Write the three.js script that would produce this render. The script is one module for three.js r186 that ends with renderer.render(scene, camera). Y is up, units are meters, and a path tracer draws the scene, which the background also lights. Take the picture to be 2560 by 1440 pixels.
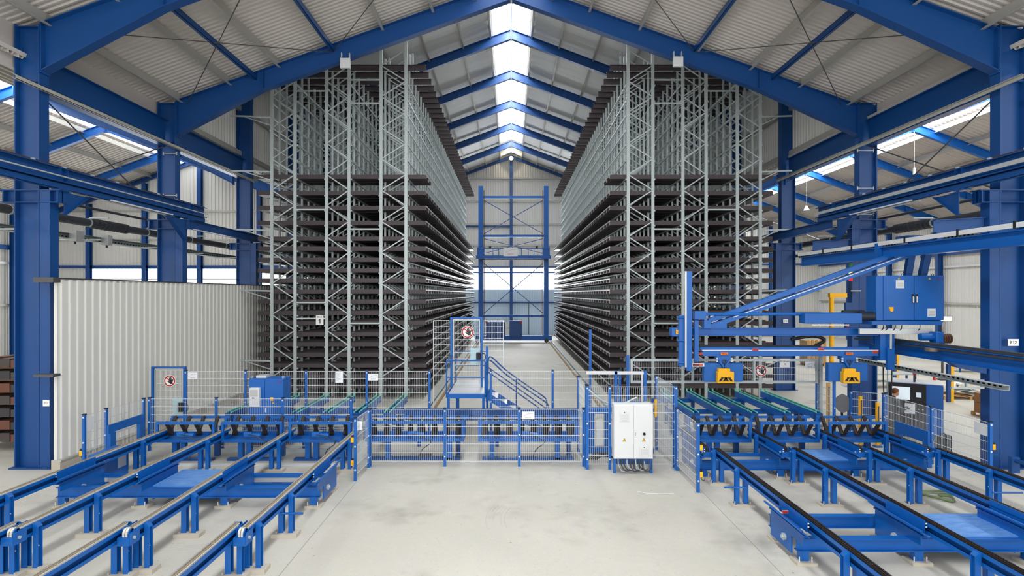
import * as THREE from 'three';
import { mergeGeometries } from 'three/addons/utils/BufferGeometryUtils.js';
import { RoundedBoxGeometry } from 'three/addons/geometries/RoundedBoxGeometry.js';
import { MarchingCubes } from 'three/addons/objects/MarchingCubes.js';
import { RectAreaLightUniformsLib } from 'three/addons/lights/RectAreaLightUniformsLib.js';

// ---------------------------------------------------------------- camera, light, exposure
// x to the right, y up, and d = -z the distance in front of the camera along the hall.
const scene = new THREE.Scene();
const camera = new THREE.PerspectiveCamera(2 * Math.atan(720 / 1507) * 180 / Math.PI, 2560 / 1440, 0.1, 300);
camera.position.set(0, 4.3, 0);
camera.setViewOffset(2560, 1440, 2, -15, 2560, 1440);
camera.updateProjectionMatrix();
const renderer = new THREE.WebGLRenderer({ antialias: true });
renderer.toneMapping = THREE.LinearToneMapping;
renderer.toneMappingExposure = 1.17;
renderer.shadowMap.enabled = true;
scene.background = new THREE.Color(0.75, 0.83, 0.95);
RectAreaLightUniformsLib.init();

const SKY_NEAR = 9, SKY_HIGH = 23, SKY_SIDE = 11, WINDOW = 13, WINDOW_BACK = 5.5;
function areaLight(w, h, color, intensity, [x, y, d], towards) {
  const l = new THREE.RectAreaLight(color, intensity, w, h);
  l.position.set(x, y, -d); l.lookAt(towards[0], towards[1], -towards[2]);
  scene.add(l);
  return l;
}
const DAY = new THREE.Color(0.95, 0.98, 1.0);
// daylight through the roof glazing and the window bands; each light lies just inside its glazing
areaLight(2.2, 28, DAY, SKY_NEAR, [0, 14.98, 4], [0, 0, 4]).rotation.set(-Math.PI / 2, 0, 0);
areaLight(2.0, 33, DAY, SKY_HIGH, [0, 18.95, 40], [0, 0, 40]).rotation.set(-Math.PI / 2, 0, 0);
areaLight(2.2, 40, DAY, SKY_SIDE, [-22.2, 13.72, 9], [-22.2, 0, 9]).rotation.set(-Math.PI / 2, 0, 0);
areaLight(2.2, 70, DAY, SKY_SIDE * 1.4, [22.0, 13.72, 27], [22, 0, 27]).rotation.set(-Math.PI / 2, 0, 0);
areaLight(23, 2.2, DAY, WINDOW, [0.15, 5.9, 62.6], [0.15, 5.9, 0]);
areaLight(17, 1.1, DAY, WINDOW, [-20.9, 5.5, 41.9], [-20.9, 5.5, 0]);
areaLight(56, 3.4, DAY, WINDOW_BACK, [0, 6.6, -11.5], [0, 6.6, 60]);

// ---------------------------------------------------------------- helpers
const V = (x, y, d) => new THREE.Vector3(x, y, -d);
let seed = 7;
const rnd = () => { seed = (seed * 16807) % 2147483647; return seed / 2147483647; };
const C = (r, g, b) => new THREE.Color().setRGB(r / 255, g / 255, b / 255, THREE.SRGBColorSpace);
const mat = (c, roughness = 0.5, metalness = 0, o = {}) => new THREE.MeshStandardMaterial({ color: c, roughness, metalness, ...o });
function noiseTexture(w, h, draw, srgb = false) {
  const c = document.createElement('canvas'); c.width = w; c.height = h;
  draw(c.getContext('2d'), w, h);
  const t = new THREE.CanvasTexture(c); t.wrapS = t.wrapT = THREE.RepeatWrapping; t.magFilter = THREE.LinearFilter;
  if (srgb) t.colorSpace = THREE.SRGBColorSpace;
  return t;
}
function bx(x0, x1, y0, y1, d0, d1) {
  const g = new THREE.BoxGeometry(Math.abs(x1 - x0), Math.abs(y1 - y0), Math.abs(d1 - d0));
  g.translate((x0 + x1) / 2, (y0 + y1) / 2, -(d0 + d1) / 2);
  return g;
}
function rbx(x0, x1, y0, y1, d0, d1, r = 0.02) {
  const g = new RoundedBoxGeometry(Math.abs(x1 - x0), Math.abs(y1 - y0), Math.abs(d1 - d0), 2, r);
  g.translate((x0 + x1) / 2, (y0 + y1) / 2, -(d0 + d1) / 2);
  return g;
}
function frameOf(p, q, up = new THREE.Vector3(0, 1, 0)) {
  const z = q.clone().sub(p), len = z.length(); z.normalize();
  let u = up; if (Math.abs(z.dot(u)) > 0.999) u = new THREE.Vector3(1, 0, 0);
  const x = new THREE.Vector3().crossVectors(u, z).normalize(), y = new THREE.Vector3().crossVectors(z, x);
  const m = new THREE.Matrix4().makeBasis(x, y, z).setPosition(p.clone().add(q).multiplyScalar(0.5));
  return [m, len];
}
// a bar of width w (sideways) and height h (along up) from p to q, optionally moved sideways / upwards in its own frame
function bar(p, q, w, h, up, ox = 0, oy = 0) {
  const [m, len] = frameOf(p, q, up);
  const g = new THREE.BoxGeometry(w, h, len); g.translate(ox, oy, 0);
  return g.applyMatrix4(m);
}
// an I section: height h along up, flange width w
function ibeam(p, q, h, w, tf = 0.02, tw = 0.012, up) {
  return [bar(p, q, w, tf, up, 0, h / 2 - tf / 2), bar(p, q, w, tf, up, 0, -h / 2 + tf / 2), bar(p, q, tw, h - 2 * tf, up)];
}
// a channel open to +side
function channel(p, q, h, w, t = 0.012, side = 1, up) {
  return [bar(p, q, w, t, up, side * w / 2, h / 2 - t / 2), bar(p, q, w, t, up, side * w / 2, -h / 2 + t / 2), bar(p, q, t, h, up, side * t / 2, 0)];
}
function rod(p, q, r, seg = 6) {
  const [m, len] = frameOf(p, q);
  const g = new THREE.CylinderGeometry(r, r, len, seg); g.rotateX(Math.PI / 2);
  return g.applyMatrix4(m);
}
function tube(points, r, seg = 6, n = 24) {
  return new THREE.TubeGeometry(new THREE.CatmullRomCurve3(points), n, r, seg);
}
function disc(p, q, r, seg = 20) { return rod(p, q, r, seg); }
// corrugated sheet: origin, unit vectors u (across the ribs), v (along the ribs), n (towards the room)
function corrugated(o, u, v, n, lenU, lenV, period, depth) {
  const prof = [[0, 0], [0.3, 0], [0.42, 1], [0.72, 1], [0.84, 0]], pts = [];
  const count = Math.max(1, Math.round(lenU / period)), P = lenU / count;
  for (let i = 0; i < count; i++) for (const [a, b] of prof) pts.push([(i + a) * P, b * depth]);
  pts.push([lenU, 0]);
  const pos = [], uv = [], idx = [];
  pts.forEach(([a, b]) => {
    for (const t of [0, lenV]) { const w = o.clone().addScaledVector(u, a).addScaledVector(n, b).addScaledVector(v, t); pos.push(w.x, w.y, w.z); uv.push(a, t); }
  });
  for (let i = 0; i < pts.length - 1; i++) { const k = i * 2; idx.push(k, k + 2, k + 1, k + 1, k + 2, k + 3); }
  let g = new THREE.BufferGeometry();
  g.setAttribute('position', new THREE.Float32BufferAttribute(pos, 3));
  g.setAttribute('uv', new THREE.Float32BufferAttribute(uv, 2));
  g.setIndex(idx); g = g.toNonIndexed(); g.computeVertexNormals();
  return g;
}
function poly(points, depth) { // points in the x / y plane, extruded along -z from d = 0
  const s = new THREE.Shape(points.map(([x, y]) => new THREE.Vector2(x, y)));
  const g = new THREE.ExtrudeGeometry(s, { depth, bevelEnabled: false });
  return g;
}
const shift = (g, x, y, d) => g.translate(x, y, -d);
function merge(geos) {
  const list = (Array.isArray(geos) ? geos.flat(3) : [geos]).map((g) => (g.index ? g.toNonIndexed() : g));
  return list.length === 1 ? list[0] : mergeGeometries(list);
}
const taken = new Map();
function numbered(name) {
  const n = taken.get(name) ?? 0; taken.set(name, n + 1);
  return n ? `${name}_${String(n).padStart(3, '0')}` : name;
}
function mesh(name, geos, material, parent) {
  const m = new THREE.Mesh(merge(geos), material);
  m.name = name; m.castShadow = m.receiveShadow = true;
  parent.add(m);
  return m;
}
function tag(o, label, category, group) { o.userData.label = label; o.userData.category = category; if (group) o.userData.group = group; return o; }
// a thing whose parts are modelled in world coordinates; settle() then moves its origin to its base
function thing(name, label, category, group) {
  const o = new THREE.Group(); o.name = numbered(name); scene.add(o);
  return tag(o, label, category, group);
}
function single(name, label, category, geos, material, group) {
  const m = mesh(numbered(name), geos, material, scene);
  tag(m, label, category, group); settle(m);
  return m;
}
function struct(name, geos, material) {
  const m = mesh(name, geos, material, scene); m.userData.kind = 'structure';
  return m;
}
function settle(o) {
  const box = new THREE.Box3().setFromObject(o), c = box.getCenter(new THREE.Vector3());
  c.y = box.min.y;
  const done = new Set();
  o.traverse((k) => { if (k.isMesh && !k.isInstancedMesh && !done.has(k.geometry)) { done.add(k.geometry); k.geometry.translate(-c.x, -c.y, -c.z); } if (k.isInstancedMesh) k.position.sub(c); });
  o.position.add(c);
  return o;
}
function copyOf(o, label, x, y, d, turn = 0) {
  const c = o.clone(); c.name = numbered(o.name.replace(/_\d{3}$/, '')); scene.add(c);
  c.userData = { ...o.userData, label };
  c.position.set(x, y, -d); c.rotation.y = turn;
  return c;
}

// ---------------------------------------------------------------- materials
const paintRough = noiseTexture(256, 256, (g, w, h) => {
  g.fillStyle = '#8c8c8c'; g.fillRect(0, 0, w, h);
  for (let i = 0; i < 900; i++) { const v = 110 + rnd() * 60; g.fillStyle = `rgba(${v},${v},${v},0.25)`; g.fillRect(rnd() * w, rnd() * h, 2 + rnd() * 30, 1 + rnd() * 3); }
});
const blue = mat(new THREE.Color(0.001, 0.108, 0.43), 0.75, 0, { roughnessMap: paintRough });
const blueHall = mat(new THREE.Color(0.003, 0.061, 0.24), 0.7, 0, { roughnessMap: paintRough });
const galv = mat(C(186, 194, 194), 0.45, 0.3);
const wire = mat(C(214, 218, 220), 0.4, 0.25);
const white = mat(C(220, 221, 222), 0.5);
const aluminium = mat(C(205, 207, 208), 0.4, 0.4);
const black = mat(C(24, 24, 26), 0.6);
const trayDark = mat(C(70, 61, 63), 0.5, 0.2);
const trayLip = mat(C(186, 186, 186), 0.45, 0.2);
const rubber = mat(C(48, 41, 38), 0.75);
const chainDark = mat(C(52, 44, 40), 0.5, 0.4);
const chainSteel = mat(C(222, 216, 202), 0.45, 0.15);
const concretePad = mat(C(190, 182, 168), 0.9);
const green = mat(C(112, 205, 176), 0.6);

const yellow = mat(C(246, 180, 10), 0.55);
const red = mat(C(200, 30, 28), 0.5);
const rodMat = mat(C(92, 90, 90), 0.5, 0.4);
const purlinMat = mat(C(190, 188, 180), 0.5, 0.3);
const ductMat = mat(C(70, 72, 76), 0.5, 0.3);
const wood = mat(C(196, 150, 96), 0.8);
const cardboard = mat(C(168, 118, 78), 0.9);
const scuffed = noiseTexture(512, 512, (g, w, h) => {
  g.fillStyle = 'rgb(92,144,212)'; g.fillRect(0, 0, w, h);
  for (let i = 0; i < 500; i++) { const q = rnd(), c = q < 0.4 ? '60,116,196' : q < 0.8 ? '128,172,226' : '168,198,232'; g.fillStyle = `rgba(${c},0.14)`; g.beginPath(); g.ellipse(rnd() * w, rnd() * h, 6 + rnd() * 60, 3 + rnd() * 16, -0.5 + rnd() * 0.7, 0, 7); g.fill(); }
  for (let i = 0; i < 160; i++) { g.strokeStyle = `rgba(190,212,238,${0.1 + rnd() * 0.2})`; g.lineWidth = 1 + rnd() * 2; const x = rnd() * w, y = rnd() * h; g.beginPath(); g.moveTo(x, y); g.lineTo(x + 10 + rnd() * 60, y - rnd() * 30); g.stroke(); }
}, true);
const deckBlue = mat(0xffffff, 0.5, 0.05, { map: scuffed });
const railBrown = mat(C(96, 62, 44), 0.7, 0.3);
const darkGrey = mat(C(58, 60, 64), 0.6);
const sheetMat = mat(C(224, 222, 216), 0.55);
const roofMat = mat(C(205, 198, 192), 0.6);
const panelMat = mat(C(236, 236, 234), 0.55);

// ---------------------------------------------------------------- floor
const concrete = noiseTexture(2048, 2048, (g, w, h) => {
  g.fillStyle = 'rgb(196,192,181)'; g.fillRect(0, 0, w, h);
  const blot = (x, y, rx, ry, col, a) => {
    for (const ox of [-w, 0, w]) for (const oy of [-h, 0, h]) {
      if (x + ox < -rx || x + ox > w + rx || y + oy < -ry || y + oy > h + ry) continue;
      g.save(); g.translate(x + ox, y + oy); g.rotate(a); g.scale(rx, ry);
      const q = g.createRadialGradient(0, 0, 0, 0, 0, 1); q.addColorStop(0, col); q.addColorStop(1, col.replace(/[\d.]+\)$/, '0)'));
      g.fillStyle = q; g.fillRect(-1, -1, 2, 2); g.restore();
    }
  };
  for (let i = 0; i < 260; i++) { const v = 140 + rnd() * 110, r = 70 + rnd() * 230; blot(rnd() * w, rnd() * h, r, r * (0.5 + rnd() * 0.5), `rgba(${v},${v - 2},${v - 10},0.09)`, rnd() * 3); }
  for (let i = 0; i < 60; i++) { // soiled patches built from many small dabs
    const cx = rnd() * w, cy = rnd() * h, sp = 40 + rnd() * 130, dark = rnd() < 0.7;
    for (let k = 0; k < 40; k++) { const a = rnd() * 6.3, q = Math.sqrt(rnd()) * sp, r = 8 + rnd() * 34, v = dark ? 112 + rnd() * 30 : 226; blot((cx + q * Math.cos(a) * 1.6 + w) % w, (cy + q * Math.sin(a) + h) % h, r, r * (0.4 + rnd() * 0.6), `rgba(${v},${v - 3},${v - 10},${dark ? 0.11 : 0.12})`, rnd() * 3); }
  }
  for (let i = 0; i < 70000; i++) { const v = 130 + rnd() * 115; g.fillStyle = `rgba(${v},${v},${v - 8},0.2)`; g.fillRect(rnd() * w, rnd() * h, 1 + rnd() * 3, 1 + rnd() * 2); }
  g.lineCap = 'round';
  for (let i = 0; i < 18; i++) { // tyre marks and scuffs
    const x = rnd() * w, y = rnd() * h, a = rnd() * 6.3, r = 60 + rnd() * 200;
    for (let k = 0; k < 6; k++) { g.strokeStyle = `rgba(110,105,98,${0.05 + rnd() * 0.08})`; g.lineWidth = 2 + rnd() * 3; g.beginPath(); g.arc(x, y, r + k * 9, a, a + 0.2 + rnd() * 0.5); g.stroke(); }
  }
  for (let i = 0; i < 140; i++) { g.fillStyle = 'rgba(70,66,62,0.5)'; g.fillRect(rnd() * w, rnd() * h, 1 + rnd() * 3, 1 + rnd() * 3); }
}, true);
concrete.repeat.set(1 / 16, 1 / 16);
{
  const g = new THREE.BoxGeometry(65.4, 0.3, 76); g.translate(0, -0.15, -25.5);
  const p = g.attributes.position, uv = g.attributes.uv;
  for (let i = 0; i < p.count; i++) uv.setXY(i, p.getX(i) + 3, p.getZ(i));
  struct('floor', g, mat(0xffffff, 0.62, 0, { map: concrete }));
}
const joints = mesh('joint', [-14, -3.55, 4.15, 14].map((x) => bx(x, x + 0.012, 0, 0.0015, 2, 15)).concat([bx(-14, 14, 0, 0.0015, 17, 17.012), bx(-3.5, 4, 0, 0.0015, 30, 30.015)]), mat(C(150, 145, 135), 0.9), scene.getObjectByName('floor'));
joints.name = 'expansion_joint';

// ---------------------------------------------------------------- walls
const X = new THREE.Vector3(1, 0, 0), Y = new THREE.Vector3(0, 1, 0), D = new THREE.Vector3(0, 0, -1);
const neg = (v) => v.clone().negate();
const LEFT = -12.2, RIGHT = 12.55, FARW = 63, LGABLE = 42.3, WL = -32.5, WR = 32.3;
const glow = new THREE.MeshStandardMaterial({ color: C(250, 252, 255), roughness: 0.4, emissive: new THREE.Color(0.95, 0.98, 1.0), emissiveIntensity: 1.6 });
const skylightGlow = new THREE.MeshStandardMaterial({ color: C(250, 252, 255), roughness: 0.4, emissive: new THREE.Color(0.97, 0.99, 1.0), emissiveIntensity: 2.2 });
const lowerPanel = mat(C(196, 214, 228), 0.5);

// main far gable
let windows = 0;
const gableShape = (x0, x1, y0, eave0, apexX, apexY, eave1) => [[x0, y0], [x1, y0], [x1, eave1], [apexX, apexY], [x0, eave0]];
{
  const w = struct('wall_far', shift(poly(gableShape(LEFT, RIGHT, 0, 14.6, 0.1, 19.3, 14.6), 0.2), 0, 0, 63.35), sheetMat);
  // cladding above the windows follows the gable: strips of ribs, each as long as the roof line allows
  const sheets = [];
  for (let x = LEFT; x < RIGHT - 0.1; x += 1.0) {
    const x1 = Math.min(x + 1.0, RIGHT), top = 19.1 - 0.385 * Math.max(Math.abs(x), Math.abs(x1));
    sheets.push(corrugated(V(x, 7.06, 63.1), X, Y, neg(D), x1 - x, top - 7.06 + 0.25, 0.25, 0.06));
  }
  mesh('cladding', sheets, sheetMat, w);
  mesh('lower_cladding', corrugated(V(LEFT, 0, 63.1), X, Y, neg(D), RIGHT - LEFT, 4.76, 0.25, 0.06), lowerPanel, w);
  for (const y of [16.4, 14.0, 11.6, 9.4]) mesh('girt', [bar(V(LEFT, y, 62.95), V(RIGHT, y, 62.95), 0.14, 0.16)], purlinMat, w);
  for (const y of [7.1, 6.55, 3.4]) mesh('girt', [bar(V(LEFT, y, 62.95), V(RIGHT, y, 62.95), 0.12, 0.14)], blueHall, w);
  mesh('girt', bar(V(LEFT, 11.35, 62.9), V(0, 11.35, 62.9), 0.12, 0.14), blueHall, w);
  for (const x of [-8.0, 0, 8.0]) mesh('wall_post', ibeam(V(x, 0, 62.72), V(x, 18.2 - 0.38 * Math.abs(x), 62.72), 0.3, 0.3, 0.02, 0.014, D), blueHall, w);
  for (const s of [-1, 1]) mesh('gable_beam', ibeam(V(s * 11.9, 14.05, 62.85), V(0, 18.62, 62.85), 0.28, 0.2), blueHall, w);
  for (const [x0, x1] of [[LEFT, -8.1], [-7.9, -0.15], [0.15, 7.9], [8.1, RIGHT]]) {
    struct('window_' + ++windows, bx(x0, x1, 4.76, 7.06, 63.05, 63.1), glow);
  }
}
// left nave gable, nearer than the main one
{
  const w = struct('wall_left_gable', shift(poly(gableShape(WL, LEFT, 0, 10.0, -22.2, 13.85, 10.0), 0.2), 0, 0, LGABLE + 0.35), sheetMat);
  const sheets = [];
  for (let x = WL; x < LEFT - 0.1; x += 1.0) {
    const x1 = Math.min(x + 1, LEFT), top = 13.65 - 0.37 * Math.max(Math.abs(x + 22.2), Math.abs(x1 + 22.2));
    sheets.push(corrugated(V(x, 6.05, LGABLE + 0.1), X, Y, neg(D), x1 - x, top - 6.05, 0.25, 0.05));
  }
  mesh('cladding', sheets, sheetMat, w);
  mesh('lower_cladding', corrugated(V(WL, 0, LGABLE + 0.1), X, Y, neg(D), LEFT - WL, 4.95, 0.25, 0.05), sheetMat, w);
  mesh('cladding', corrugated(V(WL, 4.95, LGABLE + 0.1), X, Y, neg(D), 3, 1.1, 0.25, 0.05), sheetMat, w);
  for (const y of [10.1, 8.1]) mesh('girt', bar(V(WL, y, LGABLE), V(LEFT, y, LGABLE), 0.12, 0.12), purlinMat, w);
  mesh('girt', bar(V(WL, 6.2, LGABLE), V(LEFT, 6.2, LGABLE), 0.14, 0.2), blueHall, w);
  mesh('girt', bar(V(WL, 5.35, LGABLE), V(LEFT, 5.35, LGABLE), 0.1, 0.06), purlinMat, w);
  for (const x of [-29.5, -25.6, -21.75, -17.6, -13.4]) mesh('wall_post', ibeam(V(x, 0, LGABLE - 0.2), V(x, 13.3 - 0.37 * Math.abs(x + 22.2), LGABLE - 0.2), 0.3, 0.28, 0.02, 0.014, D), blueHall, w);
  for (const s of [-1, 1]) mesh('gable_beam', ibeam(V(-22.2 + s * 10.2, 9.85, LGABLE - 0.1), V(-22.2, 13.55, LGABLE - 0.1), 0.28, 0.2), blueHall, w);
  struct('window_5', bx(-29.5, LEFT, 4.95, 6.05, LGABLE + 0.05, LGABLE + 0.1), glow);
}
// right nave gable
{
  const w = struct('wall_right_gable', shift(poly(gableShape(RIGHT, WR, 0, 10.0, 22, 13.85, 10.0), 0.2), 0, 0, 63.35), sheetMat);
  const sheets = [];
  for (let x = RIGHT; x < WR - 0.1; x += 1.0) {
    const x1 = Math.min(x + 1, WR), top = 13.65 - 0.37 * Math.max(Math.abs(x - 22), Math.abs(x1 - 22));
    sheets.push(corrugated(V(x, 0, 63.1), X, Y, neg(D), x1 - x, top, 0.25, 0.05));
  }
  mesh('cladding', sheets, sheetMat, w);
  for (const y of [7.4, 4.6, 2.4]) mesh('girt', bar(V(RIGHT, y, 62.95), V(WR, y, 62.95), 0.12, 0.16), y > 7 ? blueHall : purlinMat, w);
  for (const x of [17, 22, 27]) mesh('wall_post', ibeam(V(x, 0, 62.75), V(x, 13.2 - 0.37 * Math.abs(x - 22), 62.75), 0.3, 0.28, 0.02, 0.014, D), blueHall, w);
}
// long side walls with girts and posts
for (const [name, x, s, d1] of [['wall_left', WL, 1, LGABLE], ['wall_right', WR, -1, FARW]]) {
  const w = struct(name, bx(x - s * 0.12, x - s * 0.32, 0, 10.2, -12.3, d1 + 0.3), sheetMat);
  mesh('cladding', corrugated(V(x - s * 0.1, 0, -12), D, Y, X.clone().multiplyScalar(s), d1 + 12, 10.05, 0.25, 0.05), sheetMat, w);
  for (const y of [8.6, 6.3, 3.6]) mesh('girt', bar(V(x + s * 0.06, y, -12), V(x + s * 0.06, y, d1), 0.12, 0.14), y === 6.3 ? white : purlinMat, w);
  mesh('girt', bar(V(x + s * 0.1, 7.3, -12), V(x + s * 0.1, 7.3, d1), 0.16, 0.3), blueHall, w);
  for (let d = 27; d < d1; d += 6) {
    mesh('wall_post', ibeam(V(x + s * 0.35, 0, d), V(x + s * 0.35, 9.75, d), 0.4, 0.28, 0.02, 0.014, X), blueHall, w);
  }
}
{ // behind the camera: gable with a long window band
  const w = struct('wall_back', [bx(WL, WR, 0, 4.7, -12.3, -12.1), bx(WL, WR, 8.5, 15.3, -12.3, -12.1)], sheetMat);
  mesh('cladding', corrugated(V(WL, 0, -12.1), X, Y, D, WR - WL, 4.7, 0.5, 0.05), sheetMat, w);
  struct('window_6', bx(WL, WR, 4.7, 8.5, -12.25, -12.15), glow);
}
// upper side walls of the tall bay and the step between the two roofs
for (const [name, x, s, y0] of [['wall_upper_left', LEFT, 1, 10.25], ['wall_upper_right', RIGHT, -1, 10.25]]) {
  const w = struct(name, bx(x - s * 0.1, x - s * 0.3, y0, 14.75, 21.7, 63.3), sheetMat);
  mesh('cladding', corrugated(V(x - s * 0.08, y0, 21.8), D, Y, X.clone().multiplyScalar(s), 41.4, 4.4, 0.25, 0.05), sheetMat, w);
  for (const y of [10.6, 12.6]) mesh('girt', bar(V(x + s * 0.06, y, 22), V(x + s * 0.06, y, 63), 0.14, 0.2), purlinMat, w);
}
for (const [name, x, s] of [['wall_eave_left', LEFT, 1], ['wall_eave_right', RIGHT, -1]])
  struct(name, bx(x - s * 0.1, x - s * 0.25, 9.9, 11.25, -12.3, 21.7), roofMat);
struct('wall_inner_left', bx(LEFT - 0.3, LEFT - 0.1, 0, 10.25, LGABLE + 0.4, 63.3), sheetMat);
{
  const outer = (k) => 15.45 - 0.36 * Math.abs(k);
  const pts = [[LEFT, outer(LEFT)], [0, outer(0)], [RIGHT, outer(RIGHT)], [RIGHT, 14.7], [0.1, 19.3], [LEFT, 14.7]];
  struct('wall_roof_step', shift(poly(pts, 0.15), 0, 0, 21.65), sheetMat);
}

// ---------------------------------------------------------------- roofs (with purlins as parts)
function roofSlope(name, xe, ye, xr, yr, d0, d1, purlinXs, rib, ribDepth = 0.045, m = roofMat) {
  // from eave (xe, ye) to ridge edge (xr, yr); the sheet's ribs run up the slope
  const v = new THREE.Vector3(xr - xe, yr - ye, 0), len = v.length(); v.normalize();
  let n = new THREE.Vector3(-v.y, v.x, 0); if (n.y > 0) n.negate();
  const up = n.clone().multiplyScalar(-0.12);
  const slab = bar(V(xe, ye, (d0 + d1) / 2).add(up), V(xr, yr, (d0 + d1) / 2).add(up), d1 - d0, 0.1, neg(n));
  const r = struct(name, slab, m);
  mesh('roof_sheet', corrugated(V(xe, ye, d0).addScaledVector(n, -ribDepth), D, v, n, d1 - d0, len, rib, ribDepth), m, r);
  for (const px of purlinXs) {
    const py = ye + (yr - ye) * (px - xe) / (xr - xe) - 0.02;
    const s = Math.sign(xr - xe);
    mesh('purlin', [bar(V(px, py - 0.14, d0), V(px, py - 0.14, d1), 0.014, 0.28), bar(V(px + s * 0.04, py - 0.273, d0), V(px + s * 0.04, py - 0.273, d1), 0.08, 0.014), bar(V(px - s * 0.035, py - 0.01, d0), V(px - s * 0.035, py - 0.01, d1), 0.07, 0.014)], purlinMat, r);
  }
  return r;
}
const NEAR = (x) => 15.4 - 0.36 * Math.abs(x), HIGH = (x) => 19.0 - 0.375 * Math.abs(x);
const nearP = [11.5, 9.8, 8.1, 6.3, 4.5, 2.76, 1.3];
const nearL = roofSlope('ceiling_near_left', LEFT - 0.2, NEAR(LEFT - 0.2), -1.1, NEAR(1.1), -12, 21.4, nearP.map((x) => -x), 0.2);
const nearR = roofSlope('ceiling_near_right', RIGHT + 0.2, NEAR(RIGHT + 0.2), 1.1, NEAR(1.1), -12, 21.4, nearP.map((x) => x + (x > 6 ? 0.25 : 0)), 0.2);
const highP = [1.15, 2.65, 4.5, 6.4, 8.3, 10.2];
roofSlope('ceiling_high_left', LEFT, HIGH(LEFT), -1.0, HIGH(1), 21.65, 63.2, highP.map((x) => -x), 1.0, 0.012, panelMat);
roofSlope('ceiling_high_right', RIGHT, HIGH(RIGHT), 1.0, HIGH(1), 21.65, 63.2, highP, 1.0, 0.012, panelMat);
const sideP = [1.2, 3.0, 4.8, 6.6, 8.4];
const SIDE = (u) => 13.85 - 0.37 * Math.abs(u);
roofSlope('ceiling_left_nave_outer', WL - 0.1, SIDE(10.4), -22.2 - 1.1, SIDE(1.1), -12, LGABLE + 0.3, sideP.map((x) => -22.2 - x), 0.3, 0.075);
roofSlope('ceiling_left_nave_inner', LEFT + 0.1, SIDE(10.1), -22.2 + 1.1, SIDE(1.1), -12, LGABLE + 0.3, sideP.map((x) => -22.2 + x), 0.3, 0.075);
roofSlope('ceiling_right_nave_outer', WR + 0.1, SIDE(10.4), 22 + 1.1, SIDE(1.1), -12, 63.2, sideP.map((x) => 22 + x), 0.3, 0.075);
roofSlope('ceiling_right_nave_inner', RIGHT - 0.1, SIDE(9.55), 22 - 1.1, SIDE(1.1), -12, 63.2, sideP.map((x) => 22 - x), 0.3, 0.075);
// ridge glazing: two tilted panes with a central bar
function ridge(name, x, w, y, slope, d0, d1) {
  const g = [-1, 1].map((s) => bar(V(x + s * w / 2, y - slope * w / 2 + 0.1, d0), V(x + s * w / 2, y - slope * w / 2 + 0.1, d1), w * 1.05, 0.03, new THREE.Vector3(s * slope, 1, 0).normalize()));
  const r = struct(name, g, skylightGlow);
  mesh('glazing_bar', bar(V(x, y + 0.02, d0), V(x, y + 0.02, d1), 0.05, 0.08), aluminium, r);
}
ridge('window_7', 0, 1.1, 15.35, 0.36, -12, 21.4);
ridge('window_8', 0, 1.0, 19.0, 0.375, 21.65, 57.3);
for (const s of [-1, 1]) struct(s < 0 ? 'ceiling_ridge_left' : 'ceiling_ridge_right', bar(V(s * 1.05, HIGH(1.05) + 0.06, 60.3), V(0, HIGH(0) + 0.06, 60.3), 5.9, 0.06, new THREE.Vector3(s * 0.35, 0.94, 0)), panelMat);
ridge('window_9', -22.2, 1.1, 13.85, 0.37, -12, LGABLE + 0.3);
ridge('window_10', 22, 1.1, 13.85, 0.37, -12, 63.2);
// rods bracing the near roof
for (const [r, s, xo] of [[nearL, -1, 0], [nearR, 1, 0.2]]) {
  for (const [a, b] of [[11.3, 6.2], [6.2, 1.2]]) {
    const q = (x, d) => V(s * (x + xo), NEAR(x) - 0.45, d);
    mesh('brace_rod', rod(q(a, 15), q(b, 21), 0.014), rodMat, r);
    mesh('brace_rod', rod(q(b, 15), q(a, 21), 0.014), rodMat, r);
  }
}
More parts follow.
